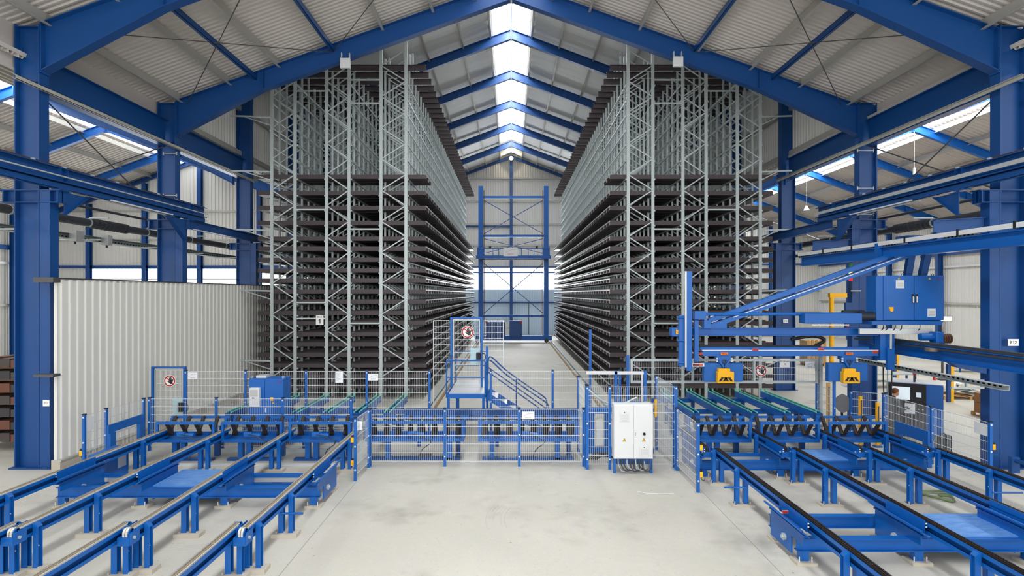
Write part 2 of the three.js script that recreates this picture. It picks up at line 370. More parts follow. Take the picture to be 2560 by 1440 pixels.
// ---------------------------------------------------------------- building frame
const ORD = ['first', 'second', 'third', 'fourth', 'fifth', 'sixth', 'seventh', 'eighth', 'ninth', 'tenth', 'eleventh', 'twelfth', 'thirteenth', 'fourteenth', 'fifteenth', 'sixteenth', 'seventeenth', 'eighteenth', 'nineteenth'];
function column(side, d, k) {
  const s = side === 'left' ? -1 : 1, xo = side === 'left' ? 12.24 : 12.66, near = d < 25;
  const label = `${ORD[k]} blue steel column from the camera in the ${side} column row` + (d === 15 ? (side === 'left' ? ', marked D12' : ', marked E12') : '');
  const t = thing('steel_column', label, 'column', 'blue hall columns');
  const top = near ? 10.95 : HIGH(xo) - 0.3, dep = 0.62, cx = s * (xo - dep / 2), cross = X.clone();
  const f = (x0, x1, y0, y1, a, b) => bx(s * x0, s * x1, y0, y1, a, b);
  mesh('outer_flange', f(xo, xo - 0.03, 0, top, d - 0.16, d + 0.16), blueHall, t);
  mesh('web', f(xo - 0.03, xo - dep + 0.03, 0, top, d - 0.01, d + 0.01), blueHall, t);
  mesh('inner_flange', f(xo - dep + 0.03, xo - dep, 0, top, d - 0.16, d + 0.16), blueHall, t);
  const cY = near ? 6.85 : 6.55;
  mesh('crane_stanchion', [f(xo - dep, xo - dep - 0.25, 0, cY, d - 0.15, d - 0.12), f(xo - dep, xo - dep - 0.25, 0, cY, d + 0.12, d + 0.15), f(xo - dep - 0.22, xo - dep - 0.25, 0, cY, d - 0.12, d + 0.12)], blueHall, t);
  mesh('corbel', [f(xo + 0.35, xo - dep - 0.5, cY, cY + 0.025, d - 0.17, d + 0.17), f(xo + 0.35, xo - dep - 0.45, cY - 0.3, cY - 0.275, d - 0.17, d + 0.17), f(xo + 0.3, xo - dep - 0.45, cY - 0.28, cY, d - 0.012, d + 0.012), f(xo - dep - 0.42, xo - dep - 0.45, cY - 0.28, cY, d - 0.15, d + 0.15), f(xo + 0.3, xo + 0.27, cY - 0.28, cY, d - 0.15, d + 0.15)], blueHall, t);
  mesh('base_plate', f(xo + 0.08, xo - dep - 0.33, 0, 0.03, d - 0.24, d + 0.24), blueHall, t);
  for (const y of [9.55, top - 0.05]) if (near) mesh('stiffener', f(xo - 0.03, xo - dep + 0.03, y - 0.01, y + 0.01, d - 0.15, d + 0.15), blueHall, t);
  if (near) for (const y of [9.95, 10.25, 10.6]) mesh('bolt', [-0.1, 0.1].map((o) => disc(V(s * (xo - dep - 0.005), y, d + o), V(s * (xo - dep - 0.03), y, d + o), 0.022, 6)), galv, t);
  settle(t);
}
[15, 21, 27, 33, 39, 45, 51, 57].forEach((d, k) => { column('left', d, k); column('right', d, k); });

function rafter(label, d, s, x0, prof, flange, m, name = 'roof_rafter') {
  // prof: [[x, yBottom, yTop], ...] from column to ridge, x measured from the ridge
  const t = thing(name, label, 'beam', 'blue roof rafters');
  const P = prof.map(([x, b, tp]) => [x0 + s * x, b, tp]);
  const outline = [...P.map(([x, b]) => [x, b]), ...P.slice().reverse().map(([x, , tp]) => [x, tp])];
  mesh('web', shift(poly(outline, 0.014), 0, 0, d + 0.007), m, t);
  const run = (i) => P.slice(1).map((p, k) => bar(V(P[k][0], P[k][i], d), V(p[0], p[i], d), flange, 0.024));
  mesh('bottom_flange', run(1), m, t); mesh('top_flange', run(2), m, t);
  const a = P[0], e = P[P.length - 1];
  mesh('end_plate', bar(V(a[0], a[1] - 0.06, d), V(a[0], a[2], d), 0.03, flange, new THREE.Vector3(0, 0, 1)), m, t);
  mesh('end_plate', bar(V(e[0] + s * 0.02, e[1] - 0.05, d), V(e[0] + s * 0.02, e[2] + 0.03, d), 0.03, flange, new THREE.Vector3(0, 0, 1)), m, t);
  for (let k = 1; k < P.length - 1; k++) mesh('stiffener', bar(V(P[k][0], P[k][1], d), V(P[k][0], P[k][2], d), 0.016, flange * 0.9, new THREE.Vector3(0, 0, 1)), m, t);
  settle(t);
}
const side = (s) => (s < 0 ? 'left' : 'right');
[15, 21].forEach((d, k) => { for (const s of [-1, 1]) {
  const xo = s < 0 ? 11.6 : 12.02;
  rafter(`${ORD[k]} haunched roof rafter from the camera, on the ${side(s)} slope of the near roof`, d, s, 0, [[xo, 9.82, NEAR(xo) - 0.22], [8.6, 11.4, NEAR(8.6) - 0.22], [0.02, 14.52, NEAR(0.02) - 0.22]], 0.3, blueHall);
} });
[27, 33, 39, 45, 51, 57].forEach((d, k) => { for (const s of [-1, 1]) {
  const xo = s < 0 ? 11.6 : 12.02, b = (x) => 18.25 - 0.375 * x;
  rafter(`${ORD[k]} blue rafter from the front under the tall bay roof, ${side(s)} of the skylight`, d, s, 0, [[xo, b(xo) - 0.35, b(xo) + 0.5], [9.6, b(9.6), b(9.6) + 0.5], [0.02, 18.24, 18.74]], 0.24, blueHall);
} });
const sideFrames = { '-1': [27, 33, 39], '1': [27, 33, 39, 45, 51, 57] };
for (const s of [-1, 1]) sideFrames[s].forEach((d, k) => { for (const q of [-1, 1]) {
  const xr = s < 0 ? -22.2 : 22, e = 9.75;
  rafter(`${ORD[k]} rafter from the front in the ${side(s)} side nave, on its ${q === s ? 'outer' : 'inner'} slope`, d, q, xr, [[e, SIDE(e) - 1.0, SIDE(e) - 0.24], [7.4, SIDE(7.4) - 0.68, SIDE(7.4) - 0.24], [0.02, SIDE(0) - 0.66, SIDE(0) - 0.22]], 0.22, blue);
} });
// longitudinal beams at the eaves and blue ties under the near roof
for (const s of [-1, 1]) {
  const x = s < 0 ? -11.95 : 12.35;
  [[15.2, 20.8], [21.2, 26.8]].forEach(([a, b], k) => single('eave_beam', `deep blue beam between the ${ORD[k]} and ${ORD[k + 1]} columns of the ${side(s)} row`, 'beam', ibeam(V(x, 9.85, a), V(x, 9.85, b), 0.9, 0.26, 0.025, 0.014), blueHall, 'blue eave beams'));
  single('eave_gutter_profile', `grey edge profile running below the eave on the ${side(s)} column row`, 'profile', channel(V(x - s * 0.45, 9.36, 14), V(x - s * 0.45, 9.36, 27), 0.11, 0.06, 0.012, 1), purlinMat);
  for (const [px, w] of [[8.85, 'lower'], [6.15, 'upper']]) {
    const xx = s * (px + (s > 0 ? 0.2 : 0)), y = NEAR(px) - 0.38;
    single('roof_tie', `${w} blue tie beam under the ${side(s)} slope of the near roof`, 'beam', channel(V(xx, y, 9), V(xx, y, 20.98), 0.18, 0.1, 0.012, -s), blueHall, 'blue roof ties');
  }
  // diagonal rods between the first two columns
  for (const [a, b, w] of [[9.4, 6.9, 'falling'], [6.9, 9.4, 'rising']]) single('wall_brace_rod', `thin dark brace rod ${w} away from the camera between the first two ${side(s)} columns`, 'rod', rod(V(x, a, 15.2), V(x, b, 20.8), 0.02), rodMat, 'column brace rods');
}
// crane runways
function runway(s, label) {
  const x = s * 11.22, t = thing('crane_runway', label, 'beam', 'crane runway beams');
  mesh('beam', ibeam(V(x, 7.25, 9.5), V(x, 7.25, 22), 0.36, 0.24, 0.025, 0.014), blueHall, t);
  mesh('lower_channel', channel(V(x - s * 0.05, 6.98, 9.5), V(x - s * 0.05, 6.98, 22), 0.16, 0.14, 0.012, -s), blueHall, t);
  mesh('crane_rail', bar(V(x, 7.455, 9.5), V(x, 7.455, 22), 0.07, 0.05), railBrown, t);
  mesh('conductor_rail', bar(V(x - s * 0.16, 7.2, 9.5), V(x - s * 0.16, 7.2, 22), 0.03, s > 0 ? 0.1 : 0.03), aluminium, t);
  for (const o of [-0.04, 0.2]) mesh('busbar', bar(V(x - s * o, 6.88, 16.6), V(x - s * o, 6.88, 19.6), 0.06, 0.03), white, t);
  for (let d = 12; d < 22; d += 1.0) mesh('rail_clip', bx(x - s * 0.05, x - s * 0.13, 7.43, 7.47, d, d + 0.05), galv, t);
  for (const d of [15, 21]) mesh('web_stiffener', [bx(x - 0.11, x + 0.11, 7.09, 7.41, d - 0.12, d - 0.105), bx(x - 0.11, x + 0.11, 7.09, 7.41, d + 0.105, d + 0.12), bx(x - 0.12, x + 0.12, 6.87, 6.905, d - 0.14, d + 0.14)], blueHall, t);
  settle(t);
}
runway(-1, 'blue crane runway beam with rusty rail along the left column row');
runway(1, 'blue crane runway beam with silver conductor rail along the right column row');
for (const s of [-1, 1]) {
  single('runway_extension', `smaller blue beam joining the second and third columns of the ${side(s)} row at corbel height`, 'beam', ibeam(V(s * 11.3, 6.75, 21.2), V(s * 11.3, 6.75, 27), 0.3, 0.2), blueHall);
  const gusset = (pts, x) => poly(pts, 0.02).rotateY(Math.PI / 2).translate(x, 0, 0);
  const k = thing('knee_brace', `triangular blue bracket under the ${side(s)} runway at the second column`, 'bracket', 'runway knee brackets');
  mesh('plate', gusset([[20.83, 6.15], [20.83, 6.86], [19.75, 6.86]], s * 11.26), blueHall, k);
  mesh('edge_flange', bar(V(s * 11.26, 6.15, 20.83), V(s * 11.26, 6.86, 19.75), 0.16, 0.02, V(0, 1, 0)), blueHall, k); settle(k);
  const k2 = thing('knee_brace', `triangular blue bracket under the ${side(s)} runway at the first column`, 'bracket', 'runway knee brackets');
  mesh('plate', gusset([[15.17, 6.3], [15.17, 6.86], [16.0, 6.86]], s * 11.26), blueHall, k2);
  mesh('edge_flange', bar(V(s * 11.26, 6.3, 15.17), V(s * 11.26, 6.86, 16.0), 0.16, 0.02, V(0, 1, 0)), blueHall, k2); settle(k2);
  // ventilation pipe and cable tray on the outer side of the columns
  const p = thing('ventilation_pipe', `dark round pipe with clamps running behind the ${side(s)} columns`, 'pipe');
  mesh('pipe', rod(V(s * 13.35, 6.55, 9), V(s * 13.35, 6.55, s < 0 ? 42 : 60), 0.125, 14), ductMat, p);
  for (let i = 0; i < 9; i++) mesh('bellows_ring', rod(V(s * 13.35, 6.55, 19.2 + i * 0.2), V(s * 13.35, 6.55, 19.3 + i * 0.2), 0.165, 12), darkGrey, p);
  for (let d = 13; d < 40; d += 3) mesh('clamp', [rod(V(s * 13.35, 6.55, d), V(s * 13.35, 6.55, d + 0.06), 0.14, 12), bx(s * 13.3, s * 12.7, 6.68, 6.72, d, d + 0.05)], galv, p);
  settle(p);
  const p2 = single('conduit_pipe', `thin dark conduit above the large pipe behind the ${side(s)} columns`, 'pipe', rod(V(s * 13.0, 6.95, 9), V(s * 13.0, 6.95, s < 0 ? 42 : 60), 0.04, 8), darkGrey);
  const tr = thing('cable_tray', `galvanised perforated cable tray behind the ${side(s)} columns`, 'cable tray');
  mesh('tray', channel(V(s * 13.3, 6.02, 9), V(s * 13.3, 6.02, 41), 0.16, 0.3, 0.01, s), galv, tr);
  mesh('slot', Array.from({ length: 130 }, (_, i) => bx(s * 13.295, s * 13.285, 6.0, 6.04, 13 + i * 0.16, 13.08 + i * 0.16)), black, tr).userData.kind = 'stuff';
  for (let d = 15; d < 40; d += 3) mesh('tray_bracket', bx(s * (s < 0 ? 12.26 : 12.68), s * 13.6, 5.9, 5.94, d, d + 0.05), galv, tr);
  settle(tr);
}
for (const [x, y, d, w] of [[-12.95, 6.02, 17.8, 'wide'], [-12.95, 6.02, 19.2, 'narrow']]) {
  const b = thing('junction_box', `${w === 'wide' ? 'larger' : 'smaller'} pale junction box on the left cable tray`, 'junction box');
  mesh('box', rbx(x - 0.11, x + 0.11, y - 0.16, y + 0.16, d, d + (w === 'wide' ? 0.35 : 0.22), 0.01), mat(C(190, 192, 190), 0.5), b);
  mesh('cable_gland', [rod(V(x, y - 0.16, d + 0.1), V(x, y - 0.24, d + 0.1), 0.03, 8)], black, b); settle(b);
}
// small white steel brackets across the columns
for (const [s, d, ys] of [[-1, 21, [9.15, 7.7]], [1, 21, [9.25, 7.95, 7.05]]]) ys.forEach((y, k) => {
  const x0 = s * (s < 0 ? 11.55 : 11.95), x1 = s * (s < 0 ? 12.0 : 12.5);
  const c = thing('cable_bracket', `${ORD[k]} small galvanised rung from the top on the second ${side(s)} column`, 'bracket', 'rungs on the second columns');
  mesh('rung', rod(V(x0, y, d - 0.2), V(x1, y, d - 0.2), 0.018), galv, c);
  mesh('end_tab', [x0, x1].map((x) => bx(x - 0.012, x + 0.012, y - 0.06, y + 0.06, d - 0.22, d - 0.17)), galv, c); settle(c);
});

// ---------------------------------------------------------------- corrugated partition on the left
{
  const w = struct('wall_partition', bx(-11.2, -11.12, 0.24, 4.67, 14.76, 41.5), sheetMat);
  mesh('cladding', corrugated(V(-11.1, 0.24, 14.74), D, Y, X, 26.7, 4.43, 0.28, 0.03), sheetMat, w);
  mesh('plinth', bx(-11.22, -11.0, 0, 0.2, 14.7, 41.5), concretePad, w);
  mesh('sill', bx(-11.22, -10.98, 0.2, 0.24, 14.7, 41.5), purlinMat, w);
  mesh('top_edge', bx(-11.2, -11.05, 4.67, 4.70, 14.76, 41.5), darkGrey, w);
  mesh('bracket', [bx(-11.5, -11.02, 4.58, 4.7, 14.5, 14.74), bx(-11.5, -11.02, 2.3, 2.36, 14.5, 14.74)], rodMat, w);
}

// ---------------------------------------------------------------- storage racks
const RY = [9.10, 8.43, 7.82, 7.20, 6.56, 6.15, 5.69, 5.25, 4.84, 4.38, 3.97, 3.51, 3.10, 2.63, 2.22, 1.79, 1.35, 0.92, 0.5].reverse(); // tray levels from the bottom
const TOPY = 13.6, RD0 = 24.7, PITCH = 0.82, BAYS = 39;
const postGeo = (() => { // C profile 130 x 90 mm, one metre tall, open away from the camera
  const g = merge([bx(-0.062, 0.062, 0, 1, -0.035, -0.027), bx(-0.062, -0.052, 0, 1, -0.027, 0.03), bx(0.052, 0.062, 0, 1, -0.027, 0.03)]);
  return g;
})();
const braceUnit = bx(-0.022, 0.022, -0.5, 0.5, -0.02, 0.02);
function rack(sideName, posts, tipX, endX, label) {
  const s = Math.sign(tipX), t = thing('cantilever_rack', label, 'storage rack', 'tall bar storage racks');
  const topOf = (x) => 15.66 - 0.2 * Math.abs(x);
  const inst = [];
  for (let k = 0; k <= BAYS; k++) {
    const d = RD0 + k * PITCH;
    posts.forEach((x) => {
      const m = new THREE.Mesh(postGeo, galv); m.name = 'post'; m.castShadow = m.receiveShadow = true;
      m.position.set(x, 0, -d); m.scale.set(k ? 0.62 : 1, topOf(x) - (k % 2) * 0.35, 1); t.add(m);
    });
    for (let p = 0; p < 6; p += 2) { // zigzag inside each pair of posts
      const a = posts[p], b = posts[p + 1], n = 21, y0 = 0.9, step = 0.638;
      for (let i = 0; i < n; i++) {
        const q = (i + (p === 2 ? 1 : 0)) % 2, P = V(q ? a : b, y0 + i * step, d), Q = V(q ? b : a, y0 + (i + 1) * step, d);
        const c = P.clone().add(Q).multiplyScalar(0.5), len = P.distanceTo(Q), ang = -Math.atan2(Q.x - P.x, Q.y - P.y);
        if (k < 4) {
          const m = new THREE.Mesh(braceUnit, galv); m.name = 'diagonal_brace'; m.castShadow = m.receiveShadow = true;
          m.position.copy(c); m.rotation.z = ang; m.scale.y = len; t.add(m);
        } else inst.push(new THREE.Matrix4().compose(c, new THREE.Quaternion().setFromEuler(new THREE.Euler(0, 0, ang)), new THREE.Vector3(1, len, 1)));
      }
    }
  }
  const im = new THREE.InstancedMesh(braceUnit, galv, inst.length); im.name = 'rear_bracing'; im.userData.kind = 'stuff';
  inst.forEach((m, i) => im.setMatrixAt(i, m)); im.castShadow = im.receiveShadow = true; t.add(im);
  // support rails along the rack at every level
  const levels = [...RY.map((y) => y - 0.1), 9.75, 10.4, 11.0, 11.6, 12.2, 12.85];
  const railGeo = bx(-0.02, 0.02, -0.03, 0.03, RD0, RD0 + BAYS * PITCH);
  for (const y of levels) posts.forEach((x, i) => {
    const m = new THREE.Mesh(railGeo, galv); m.name = 'support_rail'; m.castShadow = m.receiveShadow = true;
    m.position.set(x + (i % 2 ? 1 : -1) * s * 0.085, y, 0); t.add(m);
  });
  // dark beams across the top of every frame
  const topGeo = merge([bx(tipX, endX, -0.11, -0.095, -0.06, 0.06), bx(tipX, endX, 0.095, 0.11, -0.06, 0.06), bx(tipX, endX, -0.095, 0.095, -0.006, 0.006)]);
  for (let k = 0; k <= BAYS; k++) { const m = new THREE.Mesh(topGeo, trayDark); m.name = 'top_beam'; m.castShadow = m.receiveShadow = true; m.position.set(0, TOPY, -(RD0 + k * PITCH + 0.08)); t.add(m); }
  // ties between the pairs on the front
  for (const [i, ys] of [[1, [12.1, 6.95, 3.1, 13.05]], [3, [12.6, 7.75, 3.95, 3.3]]]) for (const y of ys)
    mesh('tie', bar(V(posts[i], y, RD0 - 0.06), V(posts[i + 1], y, RD0 - 0.06), 0.03, 0.06), galv, t);
  // wall stays on the outer side
  for (const y of [11.55, 9.3, 6.9, 4.42, 1.55]) for (let k = 0; k < 3; k++)
    mesh('wall_stay', [bar(V(posts[5], y, RD0 + k * 4.1), V(s * 11.5, y + 0.05, RD0 + k * 4.1), 0.05, 0.06), bar(V(posts[5], y - 0.35, RD0 + k * 4.1), V(s * 10.9, y, RD0 + k * 4.1), 0.03, 0.04)], galv, t);
  t.userData.tips = undefined; delete t.userData.tips;
  const base = new THREE.Box3().setFromObject(t).getCenter(new THREE.Vector3()); base.y = 0;
  t.children.forEach((c) => c.position.sub(base)); t.position.copy(base);
}
const postsL = [-4.31, -5.33, -6.64, -7.56, -8.85, -9.8], postsR = [4.79, 5.80, 7.03, 7.98, 9.26, 10.2];
rack('left', postsL, -3.5, -10.4, 'tall galvanised storage rack left of the central aisle, full of dark trays');
rack('right', postsR, 4.05, 10.75, 'tall galvanised storage rack right of the central aisle, full of dark trays');
// trays: long dark cassettes lying across the rack between neighbouring frames
function trayParts(tip, end) {
  const s = Math.sign(end - tip), L = Math.abs(end - tip), w = PITCH - 0.1;
  const body = merge([bx(0, s * L, 0, 0.012, -w / 2, w / 2), bx(0, s * L, 0, 0.17, -w / 2, -w / 2 + 0.01), bx(0, s * L, 0, 0.17, w / 2 - 0.01, w / 2), bx(0, s * L, 0.155, 0.17, -w / 2, -w / 2 + 0.05), bx(0, s * L, 0.155, 0.17, w / 2 - 0.05, w / 2)]);
  const lip = merge([bx(-s * 0.006, s * 0.3, 0.02, 0.17, w / 2 + 0.001, w / 2 + 0.004), bx(-s * 0.02, 0, 0.12, 0.172, -PITCH / 2, PITCH / 2), bx(-s * 0.006, 0, 0.0, 0.12, -w / 2, -w / 2 + 0.06)]);
  return [body, lip];
}
const trayKinds = { left: trayParts(-3.5, -10.4), right: trayParts(4.05, 10.75) };
{
  const rest = { left: [], right: [] };
  for (const sideName of ['left', 'right']) {
    const tip = sideName === 'left' ? -3.5 : 4.05;
    for (let k = 0; k < BAYS; k++) {
      const d = RD0 + (k + 0.5) * PITCH;
      RY.forEach((y, lv) => {
        if (lv === RY.length - 1 && k > 1) return;       // only the front of this level is stocked
        if (k < 8) {
          const g = new THREE.Group(); g.name = numbered('storage_tray');
          tag(g, `dark steel tray, ${ORD[lv]} level from the bottom, row ${['one', 'two', 'three', 'four', 'five', 'six', 'seven', 'eight'][k]} from front, ${sideName} rack`, 'tray', `trays in the ${sideName} rack`);
          mesh('trough', trayKinds[sideName][0], trayDark, g); mesh('end_plate', trayKinds[sideName][1], trayLip, g);
          g.position.set(tip, y - 0.07, -d); scene.add(g);
        } else rest[sideName].push([tip, y - 0.07, d]);
      });
    }
  }
  const far = new THREE.Group(); far.name = 'rear_storage_trays';
  tag(far, 'hundreds of dark trays filling the deeper bays of both racks', 'tray'); far.userData.kind = 'stuff'; scene.add(far);
  for (const sideName of ['left', 'right']) [['trough', 0, trayDark], ['end_plate', 1, trayLip]].forEach(([n, i, m]) => {
    const im = new THREE.InstancedMesh(trayKinds[sideName][i], m, rest[sideName].length); im.name = n; im.userData.kind = 'stuff';
    rest[sideName].forEach(([x, y, d], j) => im.setMatrixAt(j, new THREE.Matrix4().makeTranslation(x, y, -d)));
    im.castShadow = im.receiveShadow = true; far.add(im);
  });
}
// floor rails of the aisle crane
for (const [x, w] of [[-3.1, 'left'], [3.6, 'right']]) {
  const t = thing('floor_rail', `steel floor rail with brown kerb along the ${w} edge of the aisle`, 'rail', 'aisle floor rails');
  mesh('rail', ibeam(V(x, 0.06, 21.5), V(x, 0.06, 60), 0.12, 0.1), galv, t);
  mesh('kerb', bx(x - Math.sign(x) * 0.28, x - Math.sign(x) * 0.18, 0, 0.05, 20.5, 60), mat(C(150, 120, 84), 0.8), t);
  settle(t);
}
// ---------------------------------------------------------------- aisle crane
const crateBrand = mat(0xffffff, 0.5, 0, { map: noiseTexture(256, 148, (g, w, h) => { g.fillStyle = '#eceaea'; g.fillRect(0, 0, w, h); g.strokeStyle = '#b9b4b8'; g.lineWidth = 5; g.beginPath(); g.moveTo(40, 78); g.quadraticCurveTo(110, 26, 216, 30); g.stroke(); g.fillStyle = '#d8938c'; g.font = 'bold 34px sans-serif'; g.textAlign = 'center'; g.fillText('KASTO', 128, 122); }, true) });
{
  const t = thing('stacker_crane', 'tall blue rail mounted crane frame standing far back in the aisle', 'crane'), d = 53.5;
  const xl = -2.7, xr = 3.1;
  for (const x of [xl, xr]) {
    mesh('mast', [bx(x - 0.2, x + 0.2, 0.35, 13.85, d - 0.2, d + 0.2)], blue, t);
    mesh('guide_rail', bx(x + (x < 0 ? 0.25 : -0.25), x + (x < 0 ? 0.32 : -0.32), 0.6, 13.5, d - 0.1, d), railBrown, t);
    mesh('travel_wheel', disc(V(x, 0.2, d - 0.4), V(x, 0.2, d - 0.25), 0.18), darkGrey, t);
  }
  mesh('base_beam', bx(xl - 0.5, xr + 0.5, 0.2, 0.62, d - 0.25, d + 0.25), blue, t);
  for (const y of [12.9, 9.45, 2.35]) mesh('cross_beam', bx(xl + 0.2, xr - 0.2, y - 0.1, y + 0.1, d - 0.08, d + 0.08), blue, t);
  for (const [a, b] of [[12.6, 9.65], [9.2, 7.9], [7.0, 2.6]]) {
    mesh('cross_brace', bar(V(xl + 0.3, a, d), V(xr - 0.3, b, d), 0.06, 0.06), blueHall, t);
    mesh('cross_brace', bar(V(xl + 0.3, b, d), V(xr - 0.3, a, d), 0.06, 0.06), blueHall, t);
  }
  const c = mesh('lifting_carriage', [bx(xl - 0.4, xr + 0.4, 7.4, 7.7, d - 0.5, d - 0.25), bx(xl - 0.2, xr + 0.2, 8.25, 8.33, d - 0.5, d - 0.42), bx(xl - 0.3, xl + 0.35, 7.4, 8.4, d - 0.45, d - 0.2), bx(xr - 0.35, xr + 0.3, 7.4, 8.4, d - 0.45, d - 0.2)], blue, t);
  for (const x of [-1.6, -1.1, -0.5, 0.9, 1.5, 2.0]) mesh('carriage_rail_post', bx(x - 0.03, x + 0.03, 7.7, 8.25, d - 0.49, d - 0.44), blue, c);
  { const g = new THREE.PlaneGeometry(1.25, 0.72); g.translate(-0.05, 7.98, -(d - 0.52)); mesh('brand_board', g, crateBrand, c); }
  mesh('underside_bar', bx(xl, xr, 7.3, 7.38, d - 0.5, d - 0.3), darkGrey, c);
  mesh('camera_box', [bx(xl + 0.75, xl + 0.95, 8.33, 8.5, d - 0.5, d - 0.3), bx(xr - 0.95, xr - 0.75, 8.33, 8.5, d - 0.5, d - 0.3)], black, c);
  mesh('switch_cabinet', [bx(-2.2, -0.55, 0.62, 1.85, d - 0.7, d - 0.3), bx(-0.15, 0.95, 0.62, 1.95, d - 0.75, d - 0.25)], blueHall, t);
  mesh('control_panel', [bx(-0.52, -0.18, 1.35, 1.85, d - 0.72, d - 0.7), bx(-0.52, -0.18, 0.7, 1.25, d - 0.72, d - 0.7)], aluminium, t);
  mesh('guard_rail', [bar(V(-2.2, 2.1, d - 0.7), V(0.95, 2.1, d - 0.7), 0.03, 0.03), ...[-2.2, -1.2, 0, 0.95].map((x) => bx(x - 0.015, x + 0.015, 1.85, 2.1, d - 0.72, d - 0.69))], darkGrey, t);
  mesh('warning_lamp_cap', [bx(-2.25, -2.05, 1.75, 1.9, d - 0.76, d - 0.7), bx(0.75, 0.98, 1.75, 1.9, d - 0.78, d - 0.74)], red, t);
  mesh('hanging_cable', [rod(V(1.55, 0.7, d - 0.3), V(1.55, 3.6, d - 0.3), 0.03), rod(V(2.65, 0.8, d - 0.3), V(2.65, 12.5, d - 0.3), 0.02)], darkGrey, t);
  settle(t);
}
// ---------------------------------------------------------------- printed signs
function print(w, h, draw) {
  return noiseTexture(w, h, draw, true);
}
const printed = (t, rough = 0.45) => mat(0xffffff, rough, 0, { map: t });
function text(g, str, x, y, size, color = '#111', weight = 'bold', align = 'center') {
  g.fillStyle = color; g.font = `${weight} ${size}px sans-serif`; g.textAlign = align; g.textBaseline = 'middle'; g.fillText(str, x, y);
}
const noEntry = printed(print(256, 256, (g) => {
  g.fillStyle = '#f3f1ee'; g.fillRect(0, 0, 256, 256);
  g.lineCap = 'round';
  g.strokeStyle = '#b3181c'; g.lineWidth = 22; g.beginPath(); g.moveTo(54, 54); g.lineTo(202, 202); g.stroke();
  g.strokeStyle = g.fillStyle = '#17171b';
  g.beginPath(); g.ellipse(156, 152, 38, 44, 0.15, 0, 7); g.fill();
  g.lineWidth = 20; for (const [x0, y0, x1, y1] of [[132, 128, 122, 66], [152, 116, 150, 46], [172, 118, 180, 54], [188, 132, 208, 84]]) { g.beginPath(); g.moveTo(x0, y0); g.lineTo(x1, y1); g.stroke(); }
  g.lineWidth = 22; g.beginPath(); g.moveTo(134, 172); g.lineTo(88, 132); g.stroke();
  g.strokeStyle = '#b3181c'; g.lineWidth = 24; g.beginPath(); g.arc(128, 128, 108, 0, 7); g.stroke();
}));
const brandTex = (bg, line, word) => printed(print(256, 160, (g) => {
  g.fillStyle = bg; g.fillRect(0, 0, 256, 160);
  g.strokeStyle = line; g.lineWidth = 7; g.beginPath(); g.moveTo(30, 100); g.quadraticCurveTo(110, 34, 232, 40); g.stroke();
  text(g, word, 128, 124, 40, line);
}));
const brandSign = brandTex('#eeeef0', '#9a9aa4', 'KASTO');
const brandRed = printed(print(128, 64, (g) => { g.fillStyle = '#0c4aa4'; g.fillRect(0, 0, 128, 64); g.strokeStyle = '#c03050'; g.lineWidth = 4; g.beginPath(); g.moveTo(10, 40); g.quadraticCurveTo(50, 8, 118, 12); g.stroke(); text(g, 'KASTO', 64, 48, 24, '#c03050'); }));
const plate = (str, w = 128, h = 96, size = 48, bg = '#f2f2ee', fg = '#202024') => printed(print(w, h, (g) => { g.fillStyle = bg; g.fillRect(0, 0, w, h); str.split('\n').forEach((l, i, a) => text(g, l, w / 2, h / 2 + (i - (a.length - 1) / 2) * size * 1.05, i && a.length > 1 && size < 50 ? size : size, fg)); }));
const blockSign = (n, word) => printed(print(128, 160, (g) => { g.fillStyle = '#f4f3f0'; g.fillRect(0, 0, 128, 160); if (word) text(g, word, 64, 26, 30, '#333'); text(g, n, 64, 98, 104, '#18181a'); }));
const paper = printed(print(128, 176, (g) => { g.fillStyle = '#eef0f2'; g.fillRect(0, 0, 128, 176); g.fillStyle = '#b8bcc4'; for (let i = 0; i < 11; i++) g.fillRect(14, 18 + i * 13, 40 + rnd() * 58, 5); }));
const warnTri = printed(print(96, 96, (g) => { g.fillStyle = '#e9e9e6'; g.fillRect(0, 0, 96, 96); g.fillStyle = '#18181a'; g.beginPath(); g.moveTo(48, 4); g.lineTo(94, 90); g.lineTo(2, 90); g.fill(); g.fillStyle = '#f0b400'; g.beginPath(); g.moveTo(48, 18); g.lineTo(84, 83); g.lineTo(12, 83); g.fill(); g.fillStyle = '#18181a'; g.beginPath(); g.moveTo(52, 34); g.lineTo(40, 58); g.lineTo(49, 58); g.lineTo(43, 78); g.lineTo(60, 50); g.lineTo(51, 50); g.fill(); }));
const triGeo = (s) => { const sh = new THREE.Shape([[0, s * 0.58], [s / 2, -s * 0.29], [-s / 2, -s * 0.29]].map((p) => new THREE.Vector2(...p))); const g = new THREE.ShapeGeometry(sh); const p = g.attributes.position, u = g.attributes.uv; for (let i = 0; i < p.count; i++) u.setXY(i, p.getX(i) / s + 0.5, (p.getY(i) + s * 0.29) / (s * 0.87) * 0.9 + 0.06); return g; };
const weight = printed(print(128, 48, (g) => { g.fillStyle = '#f07818'; g.fillRect(0, 0, 128, 48); text(g, '750 kg', 64, 26, 34, '#301000'); }));
const weightRed = printed(print(128, 48, (g) => { g.fillStyle = '#d63a20'; g.fillRect(0, 0, 128, 48); text(g, '750 kg', 64, 26, 34, '#301000'); }));
